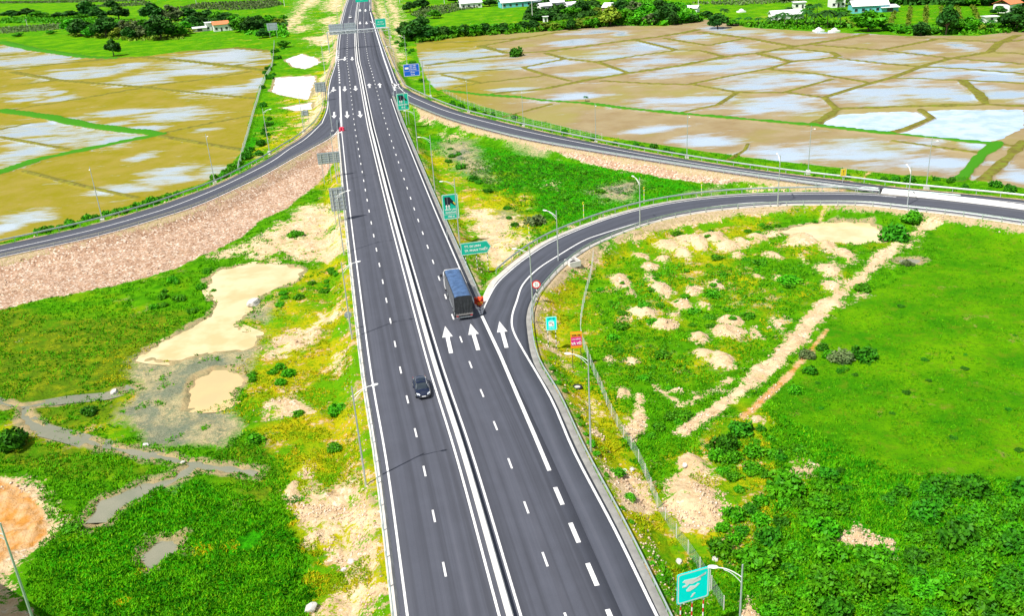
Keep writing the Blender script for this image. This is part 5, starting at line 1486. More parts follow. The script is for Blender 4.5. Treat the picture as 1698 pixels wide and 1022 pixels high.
def tree_meshes(mat, seed, n=1500, leaf=.070, tall=1.0, gap=.0):
    """unit tree: height 1"""
    rg = np.random.default_rng(seed); L = []
    for i in range(12):
        a = 2 * PI * i / 7.3 + rg.random() * .7; r = (.17 + .15 * rg.random()) if i != 8 else 0
        zc = (.30 + .36 * rg.random()) if i != 8 else .78
        q = .14 + .08 * rg.random(); L.append(((r * math.cos(a), r * math.sin(a), zc), (q, q, q * .95)))
    P, d = crown_pts(n, L, rg); V, F_ = leaves(P, d, leaf, rg)
    o = mesh_np('crown', V, F_, mat); cm = o.data; bpy.data.objects.remove(o)
    mb = MB(); mb.tube([(0, 0, -.04), (.01, 0, .2), (.0, .01, .42), (.01, .0, .62)], [.035, .027, .02, .01], 8)
    for c, r in L[:8]: mb.tube([(0, 0, .28), (c[0] * .5, c[1] * .5, c[2] * .75), c], [.018, .012, .005], 5)
    o = mb.build('trunk', MAT['bark']); tm = o.data; bpy.data.objects.remove(o)
    return cm, tm


def palm_meshes(seed):
    rg = np.random.default_rng(seed); mb = MB()
    mb.tube([(0, 0, -.03), (.02, 0, .3), (.05, .01, .62)], [.024, .018, .014], 8); o = mb.build('trunk', MAT['bark']); tm = o.data; bpy.data.objects.remove(o)
    V = []; F_ = []
    for k in range(15):
        a = 2 * PI * k / 15 + rg.random() * .3; el = .9 * rg.random() - .1; L_ = .36 + .06 * rg.random()
        pts = []
        for u in np.linspace(0, 1, 7):
            pts.append((math.cos(a) * L_ * u + .05, math.sin(a) * L_ * u, .62 + L_ * (el * u - (.55 + .5 * el) * u * u) + .04))
        for i in range(6):
            for s_ in (1, -1):
                w = .075 * math.sin(PI * (i + .8) / 7.2)
                nx_, ny = -math.sin(a) * w * s_, math.cos(a) * w * s_
                p0, p1 = pts[i], pts[i + 1]; b_ = len(V)
                V += [p0, p1, (p1[0] + nx_ + math.cos(a) * .03, p1[1] + ny + math.sin(a) * .03, p1[2] - w * .6), (p0[0] + nx_ * .8 + math.cos(a) * .03, p0[1] + ny * .8 + math.sin(a) * .03, p0[2] - w * .6)]
                F_.append((b_, b_ + 1, b_ + 2, b_ + 3))
    o = mesh_np('crown', V, F_, MAT['leafdark']); cm = o.data; bpy.data.objects.remove(o)
    return cm, tm


SH = {'g': [shrub_mesh('foliage', MAT['leaf'], s_) for s_ in (1, 2, 3, 4)], 'd': [shrub_mesh('foliage', MAT['leafmid'], s_, 1100) for s_ in (5, 6, 7)],
      'y': [shrub_mesh('foliage', MAT['leafyel'], s_) for s_ in (8, 9)], 'w': [shrub_mesh('foliage', MAT['leafgrey'], s_, 700) for s_ in (10, 11)]}
TR = {'g': [tree_meshes(MAT['leaf'], s_) for s_ in (21, 22)], 'd': [tree_meshes(MAT['leafdark'], s_) for s_ in (23, 24, 25)], 'y': [tree_meshes(MAT['leafyel'], s_) for s_ in (26,)], 'w': [tree_meshes(MAT['leafgrey'], s_) for s_ in (27,)]}
PALM = [palm_meshes(31), palm_meshes(32)]
n_shrub = 0


def shrub(x, y, r, kind, label, group=None, z=None, h=1.0, nm='shrub', cat='shrub'):
    global n_shrub
    n_shrub += 1
    o = bpy.data.objects.new(nm, random.choice(SH[kind])); COL.objects.link(o)
    o.location = (x, y, (hat(x, y) if z is None else z) - .05 * r); o.rotation_euler = (0, 0, random.random() * 6.28)
    s_ = r * random.uniform(.92, 1.1); o.scale = (s_ * random.uniform(.9, 1.15), s_, s_ * h * random.uniform(.85, 1.15))
    tag(o, label, cat, group); return o


def tree(x, y, H_, wd, kind, label, group=None, nm='tree', cat='tree', z=None):
    """wd: crown width over height"""
    z = hat(x, y) if z is None else z
    t = empty(nm, (x, y, z), random.random() * 6.28, label, cat, group)
    cm, tm = random.choice(PALM if kind == 'p' else TR[kind])
    k = wd / .72 if kind != 'p' else 1.0
    for nm_, me in (('trunk', tm), ('crown', cm)):
        o = bpy.data.objects.new(nm_, me); COL.objects.link(o); o.parent = t; o.scale = (H_ * k, H_ * k, H_)
    return t


def sizeat(px, py):
    c = at(px, py, Z); d = np.linalg.norm([c[0], c[1], CAM_H]); return c, d / FPX * 1.0


KN = {'g': 'bright green', 'd': 'dark green', 'y': 'yellowish', 'w': 'greyish'}


def vary(label, kind, r, rmin, rmax, x, y, lo, hi, word):
    """put the look and the part of the patch it stands in into the label"""
    u = (x - lo[0]) / (hi[0] - lo[0] + 1e-6); v = (y - lo[1]) / (hi[1] - lo[1] + 1e-6)
    sz = 'large' if r > rmin + .42 * (rmax - rmin) else 'small'
    hz = ['far left', 'left', 'right', 'far right'][min(3, int(u * 4))]; vt = ['near', 'middle', 'far'][min(2, int(v * 3))]
    return ' '.join(('%s %s %s, %s %s of %s' % (sz, KN[kind], word, vt, hz, label)).split()[:16])


def fill(poly, n, rmin, rmax, kind, label, group, sep=.9, h=1.0, kinds=None, nm=None, word=None):
    n = int(n * .72)
    nm = nm or ('bush' if 'bush' in label or 'bush' in group else 'shrub')
    word = word or nm
    label = group if len(group.split()) < 9 else label
    P = W2(poly); lo = P.min(0); hi = P.max(0); pts = []
    tries = 0
    while len(pts) < n and tries < n * 60:
        tries += 1
        c = lo + (hi - lo) * rng.random(2)
        if sd_poly(np.array([c[0]]), np.array([c[1]]), P)[0] > 0: continue
        r = rmin + (rmax - rmin) * rng.random() ** 1.5
        if any((c[0] - q[0]) ** 2 + (c[1] - q[1]) ** 2 < (sep * (r + q[2]) * .75) ** 2 for q in pts): continue
        pts.append((c[0], c[1], r))
    XY = np.array([(a, b_) for a, b_, r in pts]); zs = relief(XY[:, 0], XY[:, 1], cover(XY[:, 0], XY[:, 1]), roads_sd(XY[:, 0], XY[:, 1]))
    for (x, y, r), z in zip(pts, zs):
        kd = random.choice(kinds) if kinds else kind
        shrub(x, y, r, kd, vary(label, kd, r, rmin, rmax, x, y, lo, hi, word), group, z=z, h=h, nm=nm, cat=nm)


# the thicket at the lower right and other overgrown patches
fill([(1240, 840), (1290, 805), (1370, 815), (1400, 850), (1395, 868), (1362, 888), (1405, 922), (1440, 925), (1470, 950), (1520, 1040), (1280, 1060), (1250, 970), (1190, 930), (1185, 885)], 62, .9, 2.2, 'g', 'leafy shrub in the dense thicket around the cream dirt patch at lower right', 'shrubs of the lower right thicket', kinds='gggd')
fill([(1500, 870), (1560, 810), (1698, 800), (1800, 830), (1780, 1060), (1560, 1060), (1480, 960), (1495, 920)], 72, .9, 2.3, 'g', 'leafy shrub in the dark green mass filling the bottom right corner', 'shrubs of the bottom right corner', kinds='gd')
fill([(1170, 735), (1240, 700), (1330, 740), (1420, 800), (1400, 835), (1380, 800), (1300, 770), (1240, 830), (1195, 790)], 34, .5, 1.5, 'g', 'shrub on the green ground between the pale heap and the grass field', 'shrubs between the pale heap and the field', kinds='ggd')
fill([(1290, 640), (1360, 570), (1470, 560), (1430, 600), (1330, 660)], 9, .5, 1.2, 'd', 'low dark shrub at the upper rim of the grass field beside the track', 'shrubs along the field rim', kinds='dg')
fill([(1440, 830), (1570, 800), (1600, 830), (1500, 860)], 9, .6, 1.3, 'd', 'dark bush standing out of the lower grass field', 'bushes in the lower grass field')
fill([(1000, 560), (1110, 580), (1110, 650), (1060, 650), (1010, 620)], 9, .6, 1.4, 'g', 'green shrub between the loop heaps and the curved sand strip', 'shrubs beside the sand strip', h=.7)
fill([(1090, 650), (1140, 690), (1110, 730), (1080, 740), (1075, 690)], 8, .7, 1.3, 'g', 'green shrub in the clump right of the bare sand strip', 'shrubs right of the sand strip', h=.8)
fill([(985, 470), (1230, 420), (1330, 470), (1270, 530), (1100, 560), (1000, 545)], 52, .5, 1.5, 'g', 'low green shrub among the bare heaps inside the loop', 'shrubs among the heaps in the loop', sep=1.6, h=.6)
fill([(1100, 395), (1290, 362), (1440, 360), (1290, 380), (1250, 400), (1120, 400)], 14, .6, 1.4, 'g', 'low green shrub between the exit ramp and the loop heaps', 'shrubs between ramp and heaps', sep=1.6, h=.6)
fill([(250, 500), (300, 455), (345, 440), (362, 470), (348, 500), (310, 530), (250, 530)], 18, .7, 1.5, 'g', 'bushy green shrub on the left bank of the cream pond', 'shrubs on the cream pond bank', h=.9)
fill([(440, 500), (500, 460), (560, 440), (570, 470), (500, 500), (470, 515)], 16, .6, 1.3, 'g', 'green shrub on the slope right of the cream pond', 'shrubs right of the cream pond', h=.7)
fill([(60, 388), (240, 337), (340, 307), (400, 268), (400, 280), (350, 303), (250, 340), (60, 392)], 42, .9, 1.6, 'g', 'green bush in the hedge between the left ramp and the mustard field', 'hedge bushes along the left ramp', sep=.7, nm='hedge_bush', word='bush')
fill([(400, 265), (445, 195), (455, 215), (420, 272)], 14, 1.0, 1.8, 'd', 'dark green bush beside the field fence left of the ramp bend', 'bushes by the field fence', sep=.8)
fill([(415, 195), (440, 120), (465, 60), (475, 62), (455, 125), (430, 200)], 16, 1.2, 2.2, 'd', 'bush beside the fence line above the ramp bend', 'bushes along the upper fence line', sep=.8)
fill([(745, 168), (860, 198), (990, 230), (1150, 256), (1150, 260), (985, 235), (850, 204), (745, 174)], 30, .7, 1.3, 'd', 'small dark bush in the row behind the merging ramp guardrail', 'hedge bushes behind the merging ramp', sep=.8, nm='hedge_bush', word='bush')
fill([(1380, 296), (1560, 308), (1698, 322), (1698, 316), (1560, 298), (1400, 290)], 14, .9, 1.7, 'd', 'dark bush between the far guardrail and the grey flooded field', 'bushes below the grey flooded field', sep=.9)
fill([(740, 235), (800, 300), (870, 370), (850, 390), (790, 330), (735, 260)], 16, .8, 1.9, 'd', 'dark bush at the highway side of the green triangle', 'bushes at the triangle edge', sep=1.2, h=.8)
fill([(840, 255), (1080, 305), (1000, 345), (900, 370), (860, 330)], 20, .7, 1.5, 'g', 'low shrub in the marshy green triangle between the ramps', 'shrubs in the green triangle', sep=1.8, h=.55)
fill([(400, 600), (430, 590), (480, 610), (520, 600), (480, 645), (400, 640)], 11, .6, 1.3, 'g', 'shrub on the bank between the sandy pool and the highway', 'shrubs beside the sandy pool', h=.8)
fill([(650, 62), (680, 70), (690, 110), (715, 145), (690, 130), (665, 95)], 14, 1.0, 2.2, 'd', 'bush in the green strip behind the blue sign', 'bushes behind the blue sign', sep=.9)
fill([(1450, 480), (1690, 520), (1698, 780), (1430, 740), (1340, 660)], 22, .3, .9, 'd', 'small dark weed clump in the right grass field', 'weed clumps in the right grass field', sep=5, h=.5, nm='weed_clump', word='weed clump')
for q, r, k, lb, h_ in [((15, 740), 2.6, 'd', 'large feathery dark green bush at the left edge beside the stream', 1.1), ((148, 685), 1.3, 'd', 'single small bush on the grassy tongue between two streams', 1.0), ((1483, 396), 3.4, 'd', 'largest dark round bush beside the cream loop pond', 1.0),
                        ((1510, 372), 2.4, 'g', 'bright green bush right behind the largest dark bush', .8), ((1398, 598), 2.1, 'w', 'grey-green branching bush at the top of the grass field, left one', .8), ((1433, 596), 2.0, 'd', 'dark branching bush at the top of the grass field, right one', .8),
                        ((1336, 592), 1.5, 'w', 'small greyish bush just right of the dirt track', .8), ((887, 373), 2.4, 'w', 'tufted grey-green bush inside the bend, beside the outer guardrail', .8), ((560, 685), 1.5, 'g', 'round green bush on the verge left of the black car', .8),
                        ((553, 748), 1.0, 'g', 'small round bush on the dry verge left of the near lamp post', .8), ((490, 392), 1.9, 'g', 'lone bright green bush on the sandy ground left of the tall sign back', .6), ((425, 735), 1.4, 'g', 'bush at the lower end of the grey marsh', .8), ((495, 690), .8, 'g', 'small green bush on the bare stony patch', .7),
                        ((855, 93), 3.6, 'd', 'isolated round dark bush mirrored in the flooded field', 1.1), ((1200, 745), 1.9, 'd', 'dark bush at the lower end of the pink dirt strip', 1.0), ((1232, 722), 1.7, 'd', 'dark bush right below the pink dirt strip', 1.0),
                        ((120, 880), 1.2, 'g', 'bush at the edge of the orange excavation', .7), ((1430, 480), 1.6, 'g', 'green bush between the dirt track and the loop heaps', .7), ((1260, 438), 1.5, 'g', 'round green bush in the middle of the loop', .6), ((1310, 470), 2.0, 'g', 'broad green bush in the loop left of the dirt track', .5),
                        ((1505, 440), 1.2, 'w', 'withered bush beside the small puddle in the right field', .5), ((1025, 795), 1.0, 'g', 'small bright bush on the orange soil by the wire fence', .6), ((1045, 838), .8, 'g', 'tiny bush on the pale soil beside the near guardrail', .7)]:
    c = at(*q, Z); shrub(c[0], c[1], r, k, lb, None, h=h_, nm='bush', cat='bush')
# plants pushing through below the near right guardrail
P = offset(catmull(ats(EX_R[:6]), 6), 1.5); P = resample(P, 2.0)
for i, p in enumerate(P):
    if random.random() < .75:
        shrub(p[0] + random.uniform(-.4, .4), p[1], random.uniform(.35, .75), 'g', 'low weed clump growing along the near right guardrail', 'weed clumps under the near right guardrail', z=-.35, h=.6, nm='weed_clump', cat='weeds')

# far trees: (x, foot y, width px, height px, kind)
FT = {'tree in the far wooded belt at the top left': [(20, 29, 22, 9, 'd'), (45, 28, 20, 11, 'd'), (64, 28, 20, 8, 'g'), (98, 29, 16, 7, 'd'), (117, 29, 22, 9, 'd'), (135, 31, 20, 7, 'g'), (148, 26, 24, 20, 'd'), (165, 31, 20, 13, 'd'), (186, 14, 16, 11, 'd'), (198, 33, 24, 18, 'd'), (78, 30, 16, 6, 'g'), (30, 60, 16, 5, 'g'), (85, 56, 14, 5, 'g')],
      'tree in the wooded belt left of the white farmhouse': [(119, 57, 24, 20, 'g'), (135, 60, 26, 22, 'd'), (155, 61, 22, 16, 'g'), (176, 62, 28, 24, 'd'), (176, 44, 18, 14, 'd'), (197, 62, 18, 13, 'y'), (215, 66, 16, 17, 'd'), (236, 62, 22, 16, 'w'), (255, 36, 28, 24, 'd'), (283, 34, 26, 22, 'w'), (268, 65, 36, 32, 'd'), (292, 62, 24, 20, 'g'), (240, 48, 20, 14, 'g'), (305, 50, 22, 12, 'g'), (225, 50, 18, 12, 'w'), (300, 58, 18, 9, 'g'), (205, 50, 20, 14, 'w'), (310, 56, 16, 8, 'y')],
      'tree behind the white farmhouse': [(311, 30, 22, 14, 'd'), (330, 34, 22, 12, 'd'), (345, 32, 22, 13, 'd'), (360, 33, 20, 12, 'g'), (376, 36, 22, 13, 'd'), (392, 38, 22, 12, 'g'), (320, 42, 20, 12, 'd'), (335, 40, 16, 10, 'd')],
      'tree right of the white farmhouse': [(402, 52, 26, 20, 'g'), (418, 54, 26, 22, 'd'), (430, 42, 20, 14, 'd'), (446, 40, 20, 13, 'g'), (460, 42, 16, 10, 'y'), (436, 62, 16, 13, 'd'), (470, 34, 12, 8, 'g'), (398, 42, 20, 12, 'g'), (470, 78, 16, 10, 'g')],
      'tree in the hedge above the right flooded fields': [(672, 62, 24, 22, 'd'), (690, 67, 34, 28, 'd'), (708, 66, 28, 22, 'd'), (723, 63, 26, 18, 'g'), (738, 62, 24, 16, 'd'), (754, 60, 24, 16, 'g'), (770, 59, 24, 16, 'd'), (787, 58, 26, 16, 'g'), (804, 56, 24, 15, 'd'), (820, 55, 24, 14, 'g'), (836, 54, 24, 14, 'd'), (852, 53, 22, 13, 'g'), (868, 51, 24, 14, 'd'), (884, 50, 24, 14, 'd'), (900, 50, 22, 11, 'y'), (920, 49, 22, 10, 'y'), (938, 48, 20, 11, 'g'), (962, 46, 22, 10, 'y'), (980, 45, 24, 12, 'g'), (996, 42, 22, 13, 'g'), (700, 45, 22, 15, 'd'), (720, 30, 18, 12, 'g'), (680, 20, 18, 14, 'd'), (700, 14, 20, 14, 'd')],
      'tree among the houses at the top middle': [(885, 24, 22, 11, 'd'), (900, 33, 28, 14, 'd'), (930, 26, 24, 16, 'd'), (946, 27, 22, 14, 'g'), (962, 22, 22, 18, 'd'), (975, 20, 18, 11, 'g'), (915, 10, 26, 14, 'd'), (930, 6, 20, 12, 'g'), (770, 12, 16, 9, 'd'), (812, 10, 18, 10, 'd'), (835, 6, 16, 9, 'g'), (990, 22, 16, 9, 'y'), (755, 4, 20, 10, 'd')],
      'tree in the dense grove at top centre right': [(1012, 42, 32, 27, 'y'), (1030, 24, 22, 22, 'd'), (1037, 40, 26, 22, 'g'), (1050, 24, 26, 20, 'w'), (1058, 40, 26, 18, 'g'), (1072, 28, 26, 20, 'g'), (1080, 40, 26, 16, 'w'), (1092, 26, 26, 22, 'd'), (1100, 40, 26, 24, 'd'), (1112, 30, 24, 20, 'd'), (1118, 41, 14, 18, 'd'), (1130, 38, 24, 16, 'g'), (1142, 37, 22, 12, 'd'), (1125, 22, 22, 16, 'g'), (1152, 36, 18, 8, 'g')],
      'tree along the village lane at the top right': [(1172, 28, 16, 9, 'd'), (1214, 42, 18, 8, 'g'), (1395, 26, 22, 10, 'g'), (1405, 8, 14, 10, 'd'), (1470, 8, 20, 12, 'd'), (1490, 6, 20, 12, 'g'), (1520, 6, 24, 12, 'd'), (1545, 5, 24, 12, 'g'), (1565, 6, 24, 11, 'd'), (1590, 8, 24, 12, 'd'), (1615, 8, 24, 12, 'g'), (1640, 8, 26, 14, 'd'), (1665, 8, 26, 14, 'g'), (1690, 9, 26, 14, 'd'), (1655, 24, 18, 11, 'd'), (1300, 2, 20, 8, 'd'), (1342, 16, 12, 8, 'd')],
      'bush at the foot of the orchard': [(1475, 50, 20, 10, 'g'), (1490, 52, 24, 8, 'g'), (1505, 54, 20, 8, 'g'), (1545, 56, 22, 8, 'g'), (1588, 54, 24, 18, 'g'), (1605, 53, 24, 20, 'g'), (1620, 52, 18, 12, 'y')]}
def FL(x, y, w, h_, k, L, lb):
    xs = sorted(q[0] for q in L); i = xs.index(x); n = len(xs)
    ordn = ['leftmost', 'second from left', 'third from left', 'fourth from left', 'fifth from left', 'sixth from left'] if i < n / 2 else ['rightmost', 'second from right', 'third from right', 'fourth from right', 'fifth from right', 'sixth from right']
    j = i if i < n / 2 else n - 1 - i
    o_ = ordn[j] + ' one' if j < 6 else 'near the middle'
    return '%s %s, %s' % (KN[k], lb, o_.replace(' one', ''))


for lb, L in FT.items():
    for x, y, w, h_, k in L:
        c, m_ = sizeat(x, y); Hh = h_ * m_ * 1.12
        tree(c[0], c[1], max(Hh, 2.6), min(2.4, max(.8, w * m_ / Hh * 1.1)), k, FL(x, y, w, h_, k, L, lb), lb.replace('tree', 'trees').replace('bush', 'bushes', 1))
for x, y, w, h_, k, lb in [(189, 93, 20, 22, 'd', 'solitary leaning tree at the corner of the green and mustard paddies'), (948, 49, 13, 18, 'd', 'solitary slim tree in front of the yellow-green hedge'), (1190, 47, 26, 21, 'd', 'layered solitary tree at the edge of the flooded fields'),
                            (1440, 51, 38, 28, 'g', 'big rounded tree beside the bright pond at the orchard foot'), (1527, 58, 24, 17, 'd', 'round dark tree at the foot of the orchard, left of the tall one'), (1568, 58, 26, 38, 'd', 'tallest dark conical tree at the foot of the orchard'),
                            (1685, 51, 40, 32, 'd', 'large tree at the right end of the orchard'), (1250, 168, 1, 1, 'd', '')]:
    if not lb: continue
    c, m_ = sizeat(x, y); Hh = h_ * m_ * 1.12
    tree(c[0], c[1], Hh, min(2.0, w * m_ / Hh), k, lb)
PL = {1200: 'low palm behind the layered solitary tree', 1372: 'tallest palm, second from the right end of the palm row', 1394: 'rightmost palm of the row, against yellow-green crops', 1335: 'tall palm in front of the hidden white roof', 1350: 'palm right of the hidden white roof', 1300: 'leftmost tall palm of the row', 1320: 'palm directly before the hidden white roof', 1225: 'leftmost low palm of the row', 1240: 'second low palm from the left of the row', 1258: 'third low palm from the left of the row', 1275: 'fourth low palm from the left of the row', 1622: 'palm left of the small white hut at right', 1640: 'palm beneath the small white hut at right', 1660: 'palm right of the small white hut', 1390: 'palm right of the white villa'}
ip_ = 0
for x, y, h_ in [(1200, 30, 17), (1300, 44, 24), (1320, 45, 22), (1335, 43, 28), (1350, 45, 24), (1372, 46, 30), (1394, 45, 26), (1240, 42, 15), (1258, 43, 15), (1275, 43, 16), (1225, 40, 12), (1310, 30, 18), (1342, 26, 16), (1355, 24, 18), (1290, 38, 16), (1622, 50, 18), (1640, 50, 16), (1660, 48, 15), (1390, 12, 14)]:
    c, m_ = sizeat(x, y); ip_ += 1; tree(c[0], c[1], h_ * m_ * 1.25, 1, 'p', PL.get(x, 'coconut palm among the bushes above the right flooded fields'), 'coconut palms at the top right', 'palm_tree', 'palm tree')
c, m_ = sizeat(971, 168); tree(c[0], c[1], 12 * m_, 1, 'p', 'tiny lone palm on the green dike of the flooded fields', None, 'palm_tree', 'palm tree')


# orchards: rows of low plants, one mesh each
def orchard(poly, label, row=4.5, step=2.6, r=1.15, ang=0.3, mat='leafgrey', nl=9, hh=1.3, leaf=None):
    P = W2(poly); c = P.mean(0); ca, sa = math.cos(ang), math.sin(ang)
    Q = (P - c) @ np.array([[ca, -sa], [sa, ca]]); lo = Q.min(0); hi = Q.max(0)
    gx, gy = np.meshgrid(np.arange(lo[0], hi[0], step), np.arange(lo[1], hi[1], row))
    q = np.c_[gx.ravel(), gy.ravel()] + rng.normal(size=(gx.size, 2)) * .25
    X = q @ np.array([[ca, sa], [-sa, ca]]) + c
    X = X[sd_poly(X[:, 0], X[:, 1], P) < 0]
    n = len(X); D_ = rng.normal(size=(n * nl, 3)); D_ /= np.linalg.norm(D_, axis=1)[:, None]; D_[:, 2] = np.abs(D_[:, 2])
    C3 = np.repeat(np.c_[X, np.full(n, ZF)], nl, 0) + D_ * np.array([r, r, hh]) * .75
    V, F_ = leaves(C3, D_, leaf or r * .55, rng)
    o = mesh_np('orchard', V, F_, MAT[mat]); tag(o, label, 'orchard', None, 'stuff'); return o


orchard([(1455, 28), (1500, 12), (1640, 10), (1640, 30), (1610, 40), (1560, 44), (1500, 50), (1470, 44)], 'rows of low yellow-green orchard plants at the top right', 7, 2.8, 1.3, 1.15, 'leafyel')
orchard([(290, 14), (330, 5), (460, 0), (470, 8), (440, 14), (380, 17)], 'rows of grey-green orchard plants behind the white farmhouse', 5, 2.8, 1.5, .3)
orchard([(0, 56), (0, 46), (60, 42), (110, 38), (112, 48), (60, 52)], 'greyish orchard strip at the left edge above the paddies', 4, 2.2, 1.2, .5)
orchard([(-60, 4), (150, 0), (240, -4), (240, 2), (60, 5), (-60, 6)], 'greyish orchard rows at the top left corner', 5, 2.8, 1.4, .3)
orchard([(145, 10), (250, 2), (252, 8), (180, 12)], 'thin orchard row before the green field at top left', 4, 2.6, 1.2, .3)
orchard([(680, 26), (700, 12), (790, 4), (795, 12), (740, 22), (700, 30)], 'grey-green orchard strip left of the bright rice field', 4.5, 2.4, 1.3, .3)
orchard([(900, 46), (940, 36), (1000, 26), (1010, 36), (960, 44)], 'yellow-green scrub plot before the middle houses', 3.5, 2.2, 1.4, .3, 'leafyel')
orchard([(1140, 6), (1200, 1), (1330, -4), (1330, 3), (1220, 9)], 'greyish orchard plot beyond the bright rice field', 4.5, 2.6, 1.3, .3)
orchard([(185, 60), (235, 56), (240, 34), (200, 36)], 'grey-green plantation among the trees left of the farmhouse', 4, 2.6, 1.5, .3)
orchard([(1380, 34), (1450, 30), (1470, 40), (1440, 46), (1390, 44)], 'low green plot beside the palm row', 4.5, 2.4, 1.1, .5, 'leafyel')
# ------------------------------------------------------------ houses
MAT['roofw'] = simple('white_metal_roof', (0.85, 0.86, 0.88), .4, var=.08, scale=.5); MAT['roofo'] = simple('orange_tile_roof', (0.75, 0.24, 0.09), .7, var=.25, scale=2)
MAT['roofg'] = simple('weathered_grey_roof', (0.30, 0.28, 0.27), .7, var=.3, scale=1); MAT['wallw'] = simple('whitewashed_wall', (0.85, 0.85, 0.83), .8, var=.08, scale=1)
MAT['wallt'] = simple('turquoise_wall', (0.15, 0.55, 0.60), .7, var=.15, scale=1); MAT['wallb'] = simple('pink_brick_wall', (0.55, 0.30, 0.24), .8, var=.2, scale=3)


def house(px, py, w, d, h, rz, wall, roof, label, wing=None, flat=False, nw=3, open_front=False):
    c = at(px, py, Z); z = -2.05
    t = empty('house', (c[0], c[1], z), rz, label, 'house')
    wl_ = MB().box((0, d / 2, h / 2), (w, d, h)); wl_.build('wall', MAT[wall], t)
    rh = .12 if flat else d * .26
    mb = MB(); mb.prism([(-.6, h), (d / 2, h + rh), (d + .6, h), (d + .6, h + .12), (d / 2, h + rh + .14), (-.6, h + .12)], -w / 2 - .5, w / 2 + .5, Matrix(((0, 1, 0), (1, 0, 0), (0, 0, 1)))); mb.build('roof', MAT[roof], t)
    for i in range(nw):
        x = -w / 2 + w * (i + .5) / nw
        if i == nw // 2 and not open_front: MB().box((x, -.03, 1.05), (1.0, .08, 2.1)).build('door', MAT['dark'], t)
        else:
            f = MB().box((x, -.03, 1.6), (min(1.4, w / nw * .6), .08, 1.3)).build('window', MAT['glass'], t)
            MB().box((x, -.06, .92), (min(1.6, w / nw * .7), .12, .08)).build('sill', MAT['concrete'], f)
    if wing:
        wx, ww, wd_, wh, wr = wing
        MB().box((wx, wd_ / 2 - .8, wh / 2), (ww, wd_, wh)).build('annexe_wall', MAT[wall], t)
        MB().box((wx, wd_ / 2 - 1.4, wh + .1), (ww + .8, wd_ + 1.6, .16), rot=Matrix.Rotation(R(5), 3, 'X')).build('annexe_roof', MAT[wr], t)
        MB().box((wx, -1.45 + .6, wh * .45), (ww * .35, .08, wh * .6)).build('annexe_shade', MAT['dark'], t)  # dark panel on the wall, painted shade of an open front
    return t


house(368, 51, 9, 7, 3.8, .35, 'wallw', 'roofo', 'white farmhouse with an orange roof and side sheds at the top left', (8.4, 7, 4, 2.6, 'roofg'))
house(350, 50, 5.5, 6, 4.6, .35, 'wallw', 'roofw', 'taller white flat block joined to the left side of the farmhouse', (-6.5, 8, 4, 2.3, 'roofw'), True, 2)
house(782, 13, 14, 9, 3.2, .2, 'wallw', 'roofw', 'white roofed shed left of the long turquoise house at the top', None, False, 4)
house(862, 11, 24, 10, 3.2, .2, 'wallt', 'roofw', 'long low turquoise house with a pale roof beyond the bright rice field', (17, 16, 8, 2.8, 'roofg'), False, 6)
house(1013, 24, 10, 8, 4.0, -.5, 'wallb', 'roofw', 'pink brick house with a pale sloping roof beside the dense grove')
house(952, 16, 8, 6, 3.0, .3, 'wallw', 'roofw', 'small white house half hidden among the middle trees, right one', None, False, 2)
house(906, 18, 7, 6, 3.0, .3, 'wallw', 'roofw', 'small white roofed house behind the dark hedge trees', None, False, 2)
house(925, 12, 8, 6, 3.0, .1, 'wallw', 'roofw', 'white house behind the dark trees at top middle', None, False, 2)
house(905, 36, 2.4, 2, 2.8, .1, 'wallw', 'roofw', 'tiny white hut between the hedge trees', None, True, 1)
house(1142, 21, 9, 5, 2.4, -.5, 'wallw', 'roofw', 'long white shelter at the right end of the dense grove', None, False, 2)
house(1326, 14, 6, 5, 3.2, -.1, 'wallw', 'roofw', 'small white cube house in the bright rice field', None, True, 2)
house(1390, 12, 7, 7, 5.8, -.05, 'wallw', 'roofw', 'two-storey white villa with turquoise front at the top right', None, True, 3)
house(1443, 21, 17, 9, 3.4, -.1, 'wallt', 'roofw', 'broad turquoise house with white roofs beside the orchard', (9, 8, 6, 2.6, 'roofw'), False, 5)
house(1448, 12, 8, 7, 5.6, -.1, 'wallw', 'roofo', 'white house with a small orange gable behind the broad turquoise one', None, False, 2)
house(1683, 20, 9, 8, 3.8, .5, 'wallw', 'roofo', 'white house with an orange ridge at the top right corner')
house(1644, 37, 5, 4, 2.4, .0, 'wallw', 'roofw', 'small white roofed hut among the palms at the right', None, True, 1)
house(1306, 33, 15, 7, 2.6, .0, 'wallw', 'roofw', 'white roofed house hidden behind the palm row', None, False, 4)
for i, (q, lb) in enumerate([((1229, 20), 'small pale tomb in the bright rice field'), ((1357, 52), 'pale dome-shaped tomb left of the bright pond'), ((1383, 53), 'pale dome-shaped tomb touching the bright pond')]):
    c = at(*q, Z); t = empty('tomb', (c[0], c[1], -2), .3, lb, 'tomb'); MB().box((0, 0, .35), (4, 3, .7)).build('base', MAT['wallw'], t)
    mb = MB(); mb.tube([(-1.2, 0, .9), (0, 0, 1.1), (1.2, 0, .9)], [.5, .8, .5], 8); mb.build('mound', MAT['wallw'], t, True)
